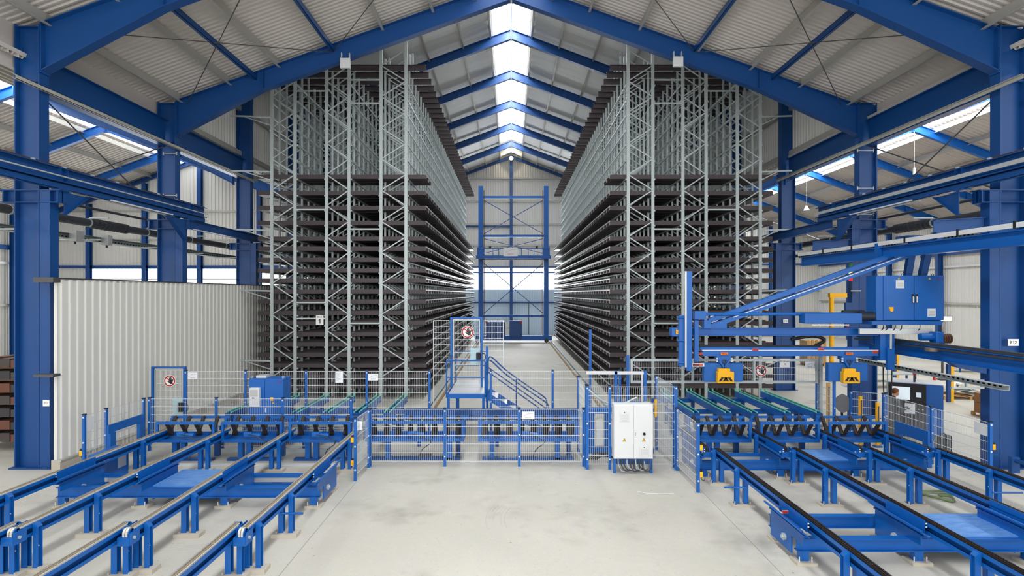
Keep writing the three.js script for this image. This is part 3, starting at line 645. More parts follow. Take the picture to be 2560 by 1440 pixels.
// a printed board facing the camera: front face carries the print, the rest is a thin white plate
function board(name, label, category, x, y, d, w, h, front, group) {
  const t = thing(name, label, category, group);
  mesh('plate', bx(x - w / 2, x + w / 2, y - h / 2, y + h / 2, d, d + 0.006), white, t);
  const g = new THREE.PlaneGeometry(w * 0.98, h * 0.98); g.translate(x, y, -(d - 0.002));
  mesh('print', g, front, t);
  return settle(t);
}
function roundSign(label, x, y, d, r) {
  const t = thing('prohibition_sign', label, 'sign', 'no hand signs');
  mesh('plate', disc(V(x, y, d), V(x, y, d + 0.006), r, 32), white, t);
  const g = new THREE.CircleGeometry(r * 0.985, 40); g.translate(x, y, -(d - 0.002));
  mesh('print', g, noEntry, t);
  settle(t);
}

// ---------------------------------------------------------------- mesh fences
const clampGeo = new THREE.SphereGeometry(0.022, 8, 6);
function meshPanel(t, p, q, y0, y1, name = 'mesh_panel') {
  const dir = q.clone().sub(p), len = dir.length(); dir.normalize();
  const at = (u, y) => p.clone().addScaledVector(dir, u).setY(y), g = [];
  for (let y = y0; y <= y1 + 1e-6; y += (y1 - y0) / Math.round((y1 - y0) / 0.2)) g.push(bar(at(0, y), at(len, y), 0.011, 0.011));
  const n = Math.round(len / 0.05);
  for (let i = 0; i <= n; i++) g.push(bar(at(len * i / n, y0), at(len * i / n, y1), 0.0036, 0.0036));
  mesh(name, g, wire, t);
}
function fencePost(t, x, d, h, w = 0.062, clamps = true) {
  const p = mesh('post', bx(x - w / 2, x + w / 2, 0, h, d - w / 2, d + w / 2), blue, t);
  mesh('cap', bx(x - w / 2 - 0.006, x + w / 2 + 0.006, h, h + 0.025, d - w / 2 - 0.006, d + w / 2 + 0.006), black, p);
  mesh('foot', bx(x - 0.07, x + 0.07, 0, 0.012, d - 0.06, d + 0.06), galv, p);
  if (clamps) for (const y of [0.26, h * 0.55, h - 0.06]) { const c = mesh('clamp', clampGeo.clone().translate(x, y, -(d - w / 2)), white, p); c.name = 'clamp'; }
}
function fence(label, pts, h, opt = {}) {
  const t = thing('safety_fence', label, 'fence', 'blue and wire safety fences');
  pts.forEach(([x, d]) => fencePost(t, x, d, h, opt.w));
  for (let i = 0; i < pts.length - 1; i++) {
    if (opt.skip?.includes(i)) continue;
    const p = V(pts[i][0], 0, pts[i][1]), q = V(pts[i + 1][0], 0, pts[i + 1][1]), u = q.clone().sub(p).normalize().multiplyScalar(0.035);
    meshPanel(t, p.add(u), q.sub(u), opt.y0 ?? 0.14, h - 0.02);
  }
  return settle(t);
}
const LOW = 1.45, HI = 2.05;
fence('low wire safety fence across the middle behind the empty floor', [[-3.51, 15], [-1.65, 15], [0.2, 15], [1.8, 15]], LOW);
fence('tall wire fence with gaps around the white control cabinet', [[1.86, 14.75], [2.41, 14.75], [4.03, 14.75]], HI);
fence('tall fence wing running back left of the white cabinet', [[1.86, 14.9], [1.83, 16.4]], HI);
fence('tall fence wing running back right of the white cabinet', [[4.03, 14.9], [4.0, 16.6]], HI);
fence('open wire door leaf standing at the left conveyor', [[-3.58, 13.85], [-3.52, 14.9]], LOW);
fence('wire door leaf standing beside the right conveyor', [[4.04, 13.04], [4.03, 14.65]], 1.52);
fence('low wire fence behind the left roller conveyor', [[-9.9, 16.5], [-8.07, 16.5], [-6.25, 16.5], [-4.38, 16.5]], LOW);
fence('low wire fence along the outer left conveyor rail by the corrugated wall', [[-10.06, 14.2], [-10.06, 14.97], [-10.0, 16.4]], LOW);
fence('tall wire fence in front of the left storage rack', [[-9.55, 17.7], [-7.8, 17.7], [-6.02, 17.7], [-4.24, 17.7], [-2.4, 17.7]], HI);
fence('low wire fence along the outer right conveyor rail', [[10.62, 17.2], [10.6, 15.2], [10.65, 13.4]], LOW);
fence('short wire fence panel behind the right roller conveyor near the office chair', [[9.0, 17.75], [9.0, 16.8]], HI);
fence('wire fence panel in front of the second right column', [[10.0, 17.75], [10.75, 17.3]], LOW);
{ // doubled end posts with yellow safety switches
  for (const [x, d, y, w] of [[-10.128, 14.2, 0.55, 'left end of the outer left fence'], [10.716, 13.4, 0.9, 'near end of the outer right fence'], [10.716, 13.4, 0.35, 'foot of the outer right fence'], [-3.646, 13.85, 0.95, 'upper edge of the left door leaf'], [-3.646, 13.85, 0.42, 'foot of the left door leaf'], [4.106, 13.04, 0.98, 'upper edge of the right door leaf'], [4.106, 13.04, 0.4, 'foot of the right door leaf']]) {
    const t = thing('safety_switch', `small yellow safety switch with cable on the ${w}`, 'switch', 'yellow fence switches');
    mesh('body', rbx(x - 0.035, x + 0.035, y - 0.06, y + 0.06, d - 0.03, d + 0.04, 0.008), yellow, t);
    mesh('head', bx(x - 0.025, x + 0.025, y + 0.06, y + 0.1, d - 0.02, d + 0.03), black, t);
    mesh('cable', tube([V(x, y - 0.06, d), V(x + 0.02, y - 0.12, d), V(x + 0.08, y - 0.13, d + 0.02), V(x + 0.1, y - 0.05, d + 0.03)], 0.008), darkGrey, t);
    settle(t);
  }
}
// doors in the back fence
function fenceDoor(label, x0, x1, d, y0, h) {
  const t = thing('fence_door', label, 'door', 'wire fence doors');
  for (const x of [x0, x1]) mesh('post', bx(x - 0.035, x + 0.035, y0, y0 + h, d - 0.035, d + 0.035), blue, t);
  mesh('lintel', bx(x0 - 0.035, x1 + 0.035, y0 + h, y0 + h + 0.05, d - 0.035, d + 0.035), blue, t);
  const l = mesh('leaf_frame', [bx(x0 + 0.05, x0 + 0.08, y0 + 0.1, y0 + h - 0.02, d - 0.015, d + 0.015), bx(x1 - 0.08, x1 - 0.05, y0 + 0.1, y0 + h - 0.02, d - 0.015, d + 0.015), bx(x0 + 0.08, x1 - 0.08, y0 + h - 0.05, y0 + h - 0.02, d - 0.015, d + 0.015)], galv, t);
  meshPanel(l, V(x0 + 0.09, 0, d), V(x1 - 0.09, 0, d), y0 + 0.1, y0 + h - 0.06);
  mesh('lock_plate', rbx(x1 - 0.36, x1 - 0.07, y0 + 0.75, y0 + 1.25, d - 0.004, d + 0.004, 0.003), mat(C(176, 208, 216), 0.3), l);
  mesh('lock_box', rbx(x1 - 0.17, x1 - 0.03, y0 + 0.85, y0 + 1.12, d - 0.1, d - 0.02, 0.02), black, l);
  mesh('lock_handle', tube([V(x1 + 0.02, y0 + 1.08, d - 0.05), V(x1 + 0.1, y0 + 1.07, d - 0.06), V(x1 + 0.11, y0 + 0.9, d - 0.06), V(x1 + 0.02, y0 + 0.86, d - 0.05)], 0.014), darkGrey, l);
  return settle(t);
}
fenceDoor('wire door with no hand sign by the corrugated partition', -10.52, -9.58, 17.7, 0, 2.12);
fenceDoor('wire door with no hand sign at the top of the stairs', -1.92, -0.95, 19.35, 1.31, 2.2);
roundSign('round no hand sign on the wire door by the corrugated partition', -10.02, 1.75, 17.687, 0.175);
roundSign('round no hand sign on the door above the stairs', -1.4, 3.08, 19.337, 0.2);
roundSign('round no hand sign on the raised grey gate at the right', 7.32, 2.05, 17.663, 0.17);
{ // tall mesh wings of the platform door
  const t = thing('platform_fence', 'tall wire fence either side of the platform door', 'fence');
  for (const [a, b] of [[-2.5, -1.98], [-0.88, -0.25]]) { meshPanel(t, V(a, 0, 19.4), V(b, 0, 19.4), 1.5, 3.45); }
  for (const x of [-2.5, -0.25]) mesh('stay', bx(x - 0.012, x + 0.012, 0, 3.45, 19.388, 19.412), wire, t);
  settle(t);
}
fence('wire fence right of the stairs across the aisle', [[-0.6, 17.75], [1.22, 17.75], [3.2, 17.75]], HI, { skip: [] });
single('aisle_post', 'slim tall blue post at the right edge of the aisle entrance', 'post', bx(2.52, 2.6, 0, 3.15, 19.5, 19.58), blue);
board('brand_board', 'white company board beside the partition door', 'sign', -9.35, 1.9, 17.688, 0.28, 0.2, brandSign);
board('brand_board', 'white company board on the tall fence before the left rack', 'sign', -4.05, 1.86, 17.688, 0.3, 0.2, brandSign);
board('brand_board', 'white company board on the low middle fence', 'sign', 0.42, 1.28, 14.988, 0.31, 0.19, brandSign);
board('brand_board', 'white company board at the right end of the raised grey gate', 'sign', 8.75, 2.22, 17.663, 0.28, 0.2, brandSign);
board('notice_sheet', 'white printed sheet hung on the tall fence before the left rack', 'sign', -5.05, 1.86, 17.688, 0.22, 0.33, paper);
board('notice_sheet', 'small white notice on the open door leaf at the left conveyor', 'sign', -3.57, 1.2, 14.2, 0.12, 0.2, paper);
single('notice_sheet', 'pale sheet on the outer left fence near its end post', 'sign', bx(-10.052, -10.048, 1.05, 1.36, 14.26, 14.5), white);
single('notice_sheet', 'pale sheet on the outer right fence near its end post', 'sign', bx(10.636, 10.64, 1.12, 1.38, 13.46, 13.85), white);
board('column_plate', 'white plate lettered D12 on the first left column', 'sign', -11.42, 1.62, 14.8, 0.16, 0.16, plate('D12', 128, 128, 50));
board('column_plate', 'white plate lettered E12 on the first right column', 'sign', 12.33, 3.11, 14.8, 0.26, 0.17, plate('E12', 128, 84, 52));
board('column_plate', 'white plate lettered E14 on the third right column', 'sign', 12.2, 3.1, 26.8, 0.22, 0.16, plate('E14', 128, 96, 52));
board('rack_plate', 'white plate reading Block 1 on the left rack', 'sign', -7.82, 3.23, 24.615, 0.31, 0.4, blockSign('1', 'Block'));
board('rack_plate', 'white plate with number 2 on the right rack', 'sign', 8.28, 3.33, 24.615, 0.31, 0.4, blockSign('2', ''));
board('station_plate', 'white plate reading Station 1 above the right infeed', 'sign', 8.02, 2.28, 17.663, 0.3, 0.26, plate('Station\n1', 160, 140, 42));
{ // raised grey sliding gate before the right rack
  const t = thing('lifting_gate', 'grey framed wire gate raised in front of the right rack', 'gate');
  const d = 17.7, x0 = 3.5, x1 = 9.0, y0 = 1.68, y1 = 2.4;
  mesh('frame', [bx(x0, x1, y1 - 0.06, y1, d - 0.03, d + 0.03), bx(x0, x1, y0, y0 + 0.06, d - 0.03, d + 0.03), ...[x0, 5.3, 7.1, x1 - 0.06].map((x) => bx(x, x + 0.06, y0 + 0.06, y1 - 0.06, d - 0.03, d + 0.03))], galv, t);
  for (const [a, b] of [[x0 + 0.07, 5.29], [5.37, 7.09], [7.17, x1 - 0.07]]) meshPanel(t, V(a, 0, d), V(b, 0, d), y0 + 0.07, y1 - 0.07);
  for (const x of [x0 - 0.12, x1 + 0.04]) mesh('guide_post', bx(x, x + 0.08, 0, 2.5, d - 0.05, d + 0.05), x < 5 ? blue : galv, t);
  settle(t);
}
{ // white light barrier gate behind the cabinet
  const t = thing('barrier_gate', 'white beam and blue posts behind the white control cabinet', 'gate');
  mesh('beam', rbx(2.05, 3.62, 2.1, 2.18, 16.45, 16.55, 0.01), white, t);
  mesh('post', bx(2.82, 2.9, 0, 2.2, 16.45, 16.53), blue, t); mesh('post', bx(3.62, 3.7, 0, 2.2, 16.45, 16.53), blue, t);
  mesh('sensor_bar', bx(3.54, 3.59, 0.9, 2.1, 16.42, 16.47), aluminium, t);
  mesh('tube', tube([V(2.1, 1.7, 16.4), V(2.5, 1.4, 16.3), V(2.9, 1.3, 16.3), V(3.4, 1.5, 16.3)], 0.03), galv, t);
  mesh('cross_rail', bx(2.9, 3.62, 1.3, 1.36, 16.46, 16.52), blue, t);
  settle(t);
}
{ // frame and pipes between the tall fences
  const t = thing('transfer_frame', 'blue lifting frame with cables behind the tall middle fence', 'machine');
  for (const x of [2.12, 2.55, 3.3, 3.62]) mesh('leg', bx(x - 0.08, x + 0.08, 0.1, 1.15, 15.9, 16.06), blue, t);
  mesh('top_beam', bx(1.95, 3.75, 1.15, 1.28, 15.85, 16.1), blue, t);
  mesh('lower_beam', bx(1.95, 3.75, 0.1, 0.24, 15.85, 16.1), blue, t);
  mesh('white_panel', bx(2.24, 2.42, 0.35, 1.0, 15.8, 15.84), white, t);
  mesh('actuator', [rod(V(3.5, 0.2, 15.7), V(3.5, 1.5, 15.7), 0.04, 10), bx(3.42, 3.58, 0.05, 0.2, 15.6, 15.8)], galv, t);
  mesh('yellow_strip', bx(3.74, 3.8, 1.1, 1.55, 15.7, 15.76), yellow, t);
  for (let i = 0; i < 5; i++) mesh('cable', tube([V(2.0 + i * 0.05, 0.05, 15.5), V(2.15 + i * 0.08, 0.25, 15.4), V(2.45 + i * 0.03, 0.12, 15.5), V(2.8, 0.05 + i * 0.01, 15.6)], 0.015), darkGrey, t);
  settle(t);
}
// ---------------------------------------------------------------- white control cabinet
{
  const t = thing('control_cabinet', 'white two door electrical cabinet on a blue stand by the fence', 'cabinet'), d = 14.4;
  const x0 = 2.45, x1 = 3.39, y0 = 0.36, y1 = 1.66;
  mesh('body', rbx(x0, x1, y0, y1, d, d + 0.3, 0.012), white, t);
  for (const [a, b] of [[x0 + 0.008, 2.915], [2.923, x1 - 0.008]]) mesh('door', rbx(a, b, y0 + 0.01, y1 - 0.012, d - 0.022, d - 0.002, 0.008), white, t);
  for (const [cx, cy] of [[2.7, 1.38], [3.17, 0.55]]) { const v = mesh('vent_grille', rbx(cx - 0.115, cx + 0.115, cy - 0.12, cy + 0.12, d - 0.04, d - 0.022, 0.008), white, t); for (let i = 0; i < 7; i++) mesh('louvre', bx(cx - 0.09, cx + 0.09, cy - 0.09 + i * 0.022, cy - 0.08 + i * 0.022, d - 0.046, d - 0.04), mat(C(205, 206, 206), 0.5), v); mesh('grille_latch', disc(V(cx, cy + 0.095, d - 0.046), V(cx, cy + 0.095, d - 0.04), 0.012), black, v); }
  mesh('main_switch', [disc(V(3.17, 0.965, d - 0.05), V(3.17, 0.965, d - 0.022), 0.033), bx(3.162, 3.178, 0.935, 0.995, d - 0.065, d - 0.05)], black, t);
  for (const x of [2.7, 3.165]) { const g = triGeo(0.095); g.translate(x, 0.81, -(d - 0.0245)); mesh('warning_label', g, warnTri, t); }
  mesh('lock', [bx(2.95, 2.965, 0.97, 1.0, d - 0.03, d - 0.022), bx(2.95, 2.965, 0.92, 0.95, d - 0.03, d - 0.022)], darkGrey, t);
  for (const x of [x0 + 0.03, x1 - 0.03]) mesh('leg', bx(x - 0.03, x + 0.03, 0, y0, d + 0.05, d + 0.12), blue, t);
  mesh('cable_box', bx(x0 + 0.08, x1 - 0.08, 0.22, y0, d + 0.05, d + 0.25), blueHall, t);
  for (let i = 0; i < 9; i++) { const x = 2.56 + i * 0.07; mesh('cable', tube([V(x, 0.34, d + 0.04), V(x + 0.01, 0.2, d + 0.01), V(x + 0.1, 0.06 + 0.018 * (i % 4), d), V(x + 0.22, 0.1, d + 0.03), V(x + 0.2 + 0.03 * (i % 3), 0.3, d + 0.05)], 0.013, 6, 28), i % 3 ? darkGrey : galv, t); }
  settle(t);
}
// ---------------------------------------------------------------- blue cabinet at the left rack
{
  const t = thing('switch_cabinet', 'blue two door switch cabinet with white cooler behind the left fence', 'cabinet'), d = 16.95;
  const x0 = -7.38, x1 = -6.4;
  mesh('body', rbx(x0, x1, 0.1, 1.92, d, d + 0.55, 0.012), blue, t);
  mesh('plinth', bx(x0 + 0.02, x1 - 0.02, 0, 0.1, d + 0.02, d + 0.53), darkGrey, t);
  for (const [a, b] of [[x0 + 0.01, -6.93], [-6.92, x1 - 0.01]]) mesh('door', rbx(a, b, 0.13, 1.9, d - 0.022, d - 0.002, 0.008), blue, t);
  const c = mesh('cooling_unit', rbx(-7.31, -7.03, 1.15, 1.68, d - 0.14, d - 0.022, 0.02), white, t);
  mesh('cooler_grille', [bx(-7.28, -7.07, 1.44, 1.63, d - 0.146, d - 0.14)], mat(C(190, 190, 190), 0.6), c);
  mesh('cooler_display', bx(-7.23, -7.16, 1.37, 1.41, d - 0.146, d - 0.14), black, c);
  mesh('roof_fan', rbx(-7.22, -6.92, 1.92, 2.0, d + 0.1, d + 0.4, 0.01), aluminium, t);
  for (const x of [x0 + 0.05, x1 - 0.05]) mesh('lifting_eye', new THREE.TorusGeometry(0.03, 0.009, 6, 12).translate(x, 1.95, -(d + 0.1)), galv, t);
  mesh('main_switch', [bx(-6.76, -6.68, 1.3, 1.4, d - 0.03, d - 0.022), disc(V(-6.72, 1.35, d - 0.06), V(-6.72, 1.35, d - 0.03), 0.028)], yellow, t);
  { const g = triGeo(0.08); g.translate(-6.68, 1.24, -(d - 0.025)); mesh('warning_label', g, warnTri, t); }
  mesh('handle', bx(-6.91, -6.88, 0.98, 1.1, d - 0.04, d - 0.022), white, t);
  { const g = new THREE.PlaneGeometry(0.15, 0.08); g.translate(-6.52, 1.83, -(d - 0.025)); mesh('brand_label', g, brandRed, t); }
  settle(t);
}
// ---------------------------------------------------------------- platform and stairs
{
  const t = thing('access_platform', 'blue steel platform with grating and handrails in the aisle entrance', 'platform');
  const x0 = -1.93, x1 = -0.78, d0 = 18, d1 = 21, y = 1.31;
  mesh('deck', [bx(x0 + 0.05, x1 - 0.02, y - 0.03, y, d0 + 0.03, 19.28), bx(x0 + 0.05, x1 - 0.02, y - 0.03, y, 19.42, d1)], aluminium, t);
  mesh('edge_beam', [bx(x0, x1, y - 0.13, y + 0.01, d0, d0 + 0.03), bx(x0, x0 + 0.03, y - 0.13, y + 0.01, d0 + 0.03, d1), bx(x1 - 0.02, x1, y - 0.13, y + 0.01, d0 + 0.03, d1)], blue, t);
  for (const [x, d] of [[x0 + 0.05, d0 + 0.06], [x1 - 0.05, d0 + 0.06], [x0 + 0.05, d1 - 0.06], [x1 - 0.05, d1 - 0.06], [x0 + 0.28, d0 + 0.7]]) mesh('leg', bx(x - 0.04, x + 0.04, 0, y - 0.03, d - 0.04, d + 0.04), blue, t);
  mesh('cross_rail', bx(x0 + 0.1, x1 - 0.1, 0.78, 0.86, d0 + 0.04, d0 + 0.1), blue, t);
  const rail = (pts, r = 0.022) => tube(pts, r, 8, 40);
  const yr = y + 1.0;
  mesh('handrail', [rod(V(x0, y - 0.1, d0), V(x0, yr - 0.04, d0), 0.022, 8), rod(V(x1, y - 0.1, d0), V(x1, yr - 0.04, d0), 0.022, 8), rail([V(x0, yr - 0.05, d0), V(x0 + 0.012, yr - 0.012, d0), V(x0 + 0.05, yr, d0), V((x0 + x1) / 2, yr, d0), V(x1 - 0.05, yr, d0), V(x1 - 0.012, yr - 0.012, d0), V(x1, yr - 0.05, d0)])], blue, t);
  mesh('mid_rail', rod(V(x0, y + 0.5, d0), V(x1, y + 0.5, d0), 0.018, 8), blue, t);
  mesh('rear_handrail', [rod(V(x0, yr, d0), V(x0, yr, d1), 0.022, 8), rod(V(x0, y, d1), V(x0, yr, d1), 0.022, 8), rod(V(x0, yr, d1), V(x1, yr, d1), 0.022, 8), rod(V(x0, y + 0.5, d1), V(x1, y + 0.5, d1), 0.018, 8)], blueHall, t);
  mesh('gate_post', bx(x1 - 0.02, x1 + 0.06, 0.9, y + 1.35, d0 + 0.95, d0 + 1.03), blue, t);
  settle(t);
  const st = thing('steel_stairs', 'blue steel stairs with handrails descending right from the platform', 'stairs');
  const a = [x1 + 0.05, y], b = [x1 + 1.9, 0], dn = 18.2, df = 19.15, L = (f) => [a[0] + (b[0] - a[0]) * f, a[1] + (b[1] - a[1]) * f];
  for (const d of [dn, df]) {
    mesh('stringer', bar(V(a[0], y - 0.08, d), V(b[0], 0.06, d), 0.02, 0.2), blue, st);
    mesh('handrail', [rail([V(a[0], y + 0.55, d), V(a[0] + 0.01, y + 0.95, d), V(a[0] + 0.06, y + 1.0, d), V(...L(0.3), d).setY(L(0.3)[1] + 0.97), V(...L(0.7), d).setY(L(0.7)[1] + 0.96), V(b[0] - 0.04, 1.0, d), V(b[0], 0.94, d), V(b[0], 0.55, d)]), rod(V(b[0], 0.05, d), V(b[0], 0.6, d), 0.022, 8)], blueHall, st);
    mesh('mid_rail', rod(V(a[0], y + 0.66, d), V(b[0], 0.66, d), 0.02, 8), blueHall, st);
    mesh('baluster', rod(V(...L(0.48), d), V(...L(0.48), d).setY(L(0.48)[1] + 0.96), 0.02, 8), blueHall, st);
  }
  for (let i = 0; i < 6; i++) { const f = (i + 0.7) / 6.6, [x, yy] = L(f); mesh('tread', [bx(x - 0.13, x + 0.13, yy - 0.03, yy, dn + 0.02, df - 0.02), bx(x - 0.13, x - 0.11, yy - 0.12, yy - 0.03, dn + 0.02, df - 0.02)], aluminium, st); }
  settle(st);
}
// ---------------------------------------------------------------- chain conveyor rails
const TOP = 0.8;
function chainRail(label, x, d0, d1, legs, s, look, opt = {}) {
  // s: side of the taller post; look: 'steel' or 'dark' chain
  const t = thing('chain_conveyor_rail', label, 'conveyor', 'chain conveyor rails');
  const w = 0.075;
  mesh('beam_web', bx(x - 0.012, x + 0.012, 0.59, 0.7, d0, d1), blueHall, t);
  mesh('top_profile', [bx(x - w, x + w, 0.7, 0.725, d0, d1), bx(x - w, x - w + 0.012, 0.725, 0.755, d0, d1), bx(x + w - 0.012, x + w, 0.725, 0.755, d0, d1)], blue, t);
  mesh('bottom_flange', [bx(x - w, x + w, 0.57, 0.59, d0, d1), bx(x + s * (w - 0.012), x + s * w, 0.59, 0.62, d0, d1)], blue, t);
  mesh('chain_guide', [bx(x - 0.05, x - 0.036, 0.725, 0.772, d0, d1), bx(x + 0.036, x + 0.05, 0.725, 0.772, d0, d1), bx(x - 0.006, x + 0.006, 0.725, 0.765, d0, d1)], look === 'steel' ? chainSteel : chainDark, t);
  const links = [], m = look === 'steel' ? chainSteel : chainDark;
  for (const o of [-0.021, 0.021]) for (let d = d0 + 0.02; d < d1 - 0.02; d += 0.046) links.push(bx(x + o - 0.012, x + o + 0.012, 0.745, 0.783, d, d + 0.03));
  mesh('chain', links, look === 'steel' ? mat(C(160, 150, 134), 0.45, 0.2) : m, t).userData.kind = 'stuff';
  if (opt.nearEnd) { // rounded return end with sprocket housing
    mesh('end_housing', [bx(x - 0.09, x + 0.09, 0.56, 0.68, d0 - 0.12, d0 + 0.05), rod(V(x - 0.05, 0.71, d0), V(x + 0.05, 0.71, d0), 0.07, 18)], blue, t);
    const loop = []; for (let i = 0; i <= 8; i++) { const a = (i / 8) * Math.PI / 1.6; for (const o of [-0.021, 0.021]) { const g = new THREE.BoxGeometry(0.03, 0.018, 0.026); g.rotateX(-a); g.translate(x + o, 0.71 + 0.075 * Math.cos(a), -(d0 - 0.075 * Math.sin(a))); loop.push(g); } }
    mesh('chain_loop', loop, m, t);
    mesh('axle_nut', disc(V(x + s * 0.103, 0.66, d0 - 0.03), V(x + s * 0.125, 0.66, d0 - 0.03), 0.025, 6), galv, t);
    mesh('side_plate', bx(x + s * 0.091, x + s * 0.103, 0.565, 0.75, d0 - 0.115, d0 + 0.12), blue, t);
  }
  if (opt.farEnd) {
    mesh('end_housing', [bx(x - 0.09, x + 0.09, 0.56, 0.7, d1 - 0.05, d1 + 0.1), rod(V(x - 0.05, 0.71, d1), V(x + 0.05, 0.71, d1), 0.07, 18)], blue, t);
    mesh('side_plate', bx(x + s * 0.091, x + s * 0.103, 0.565, 0.76, d1 - 0.25, d1 + 0.115), blue, t);
    mesh('axle_nut', disc(V(x + s * 0.103, 0.67, d1), V(x + s * 0.125, 0.67, d1), 0.028, 6), galv, t);
  }
  for (const d of legs) {
    const px = x + s * 0.125;
    mesh('tall_leg', [bx(px - 0.04, px + 0.04, 0.05, 0.7, d - 0.05, d - 0.038), bx(px - 0.04, px + 0.04, 0.05, 0.7, d + 0.038, d + 0.05), bx(px - 0.006, px + 0.006, 0.05, 0.7, d - 0.038, d + 0.038), shift(poly([[px - 0.04, 0.7], [px + 0.04, 0.7], [px + (s > 0 ? -0.005 : 0.04), 0.755], [px + (s > 0 ? -0.04 : 0.005), 0.755]], 0.1), 0, 0, d + 0.05)], blue, t);
    const qx = x - s * 0.05;
    mesh('short_leg', [bx(qx - 0.045, qx + 0.045, 0.05, 0.57, d - 0.05, d - 0.036), bx(qx - 0.045, qx + 0.045, 0.05, 0.57, d + 0.036, d + 0.05), bx(qx - 0.045, qx - 0.033, 0.05, 0.57, d - 0.036, d + 0.036)], blue, t);
    mesh('foot_plate', bx(x - 0.16, x + 0.2 * s + 0.02, 0.035, 0.05, d - 0.08, d + 0.08), blueHall, t);
    mesh('levelling_pad', bx(x - 0.2 + (s > 0 ? 0 : -0.05), x + 0.2 + (s > 0 ? 0.05 : 0), 0, opt.pad ?? 0.035, d - 0.12, d + 0.12), concretePad, t);
    for (const o of [-0.12 * s, 0.19 * s]) mesh('anchor_bolt', rod(V(x + o, 0.04, d - 0.07), V(x + o, 0.1, d - 0.07), 0.012), galv, t);
    mesh('bolt', [disc(V(px + s * 0.006, 0.4, d), V(px + s * 0.02, 0.4, d), 0.012, 6)], white, t);
  }
  return settle(t);
}
const railsL = [-9.03, -7.47, -5.75, -4.03], WHICH = ['outermost', 'second outermost', 'third', 'innermost'];
railsL.forEach((x, i) => {
  chainRail(`${WHICH[i]} chain conveyor rail of the left line, far length`, x, 9.05, 15.9, i === 0 ? [10.7, 14.6] : [9.35, 10.72, 14.6], 1, 'steel', { nearEnd: true, pad: 0.07 });
  if (i) chainRail(`${WHICH[i]} chain conveyor rail of the left line, near length by the camera`, x - 0.2, 5.0, 9.32, [9.15, 6.4], 1, 'steel', { farEnd: true, pad: 0.07 });
});
const railsR = [4.72, 6.52, 8.25, 9.8];
railsR.forEach((x, i) => {
  const w = WHICH[3 - i];
  chainRail(`${w} chain conveyor rail of the right line, long near length`, x, 5.0, 13.85, i === 3 ? [12.2, 13.65] : [8.3, 12.28, 13.68], -1, 'dark', { farEnd: true });
  chainRail(`${w} chain conveyor rail of the right line, short far length`, x - 0.22, 13.9, 15.9, [15.2], -1, 'dark', { nearEnd: true });
});
// cross handles on two of the legs
single('pull_bar', 'blue stop bar on a leg of the innermost left conveyor rail', 'bar', rod(V(-4.1, 0.42, 10.66), V(-3.68, 0.42, 10.66), 0.02, 8), blue);
single('pull_bar', 'blue stop bar on a leg of the innermost right conveyor rail', 'bar', rod(V(4.78, 0.38, 12.22), V(4.32, 0.38, 12.22), 0.02, 8), blue);
single('pull_bar', 'blue stop bar on a leg of the outermost right conveyor rail', 'bar', rod(V(9.7, 0.3, 12.14), V(10.3, 0.3, 12.14), 0.02, 8), blue);

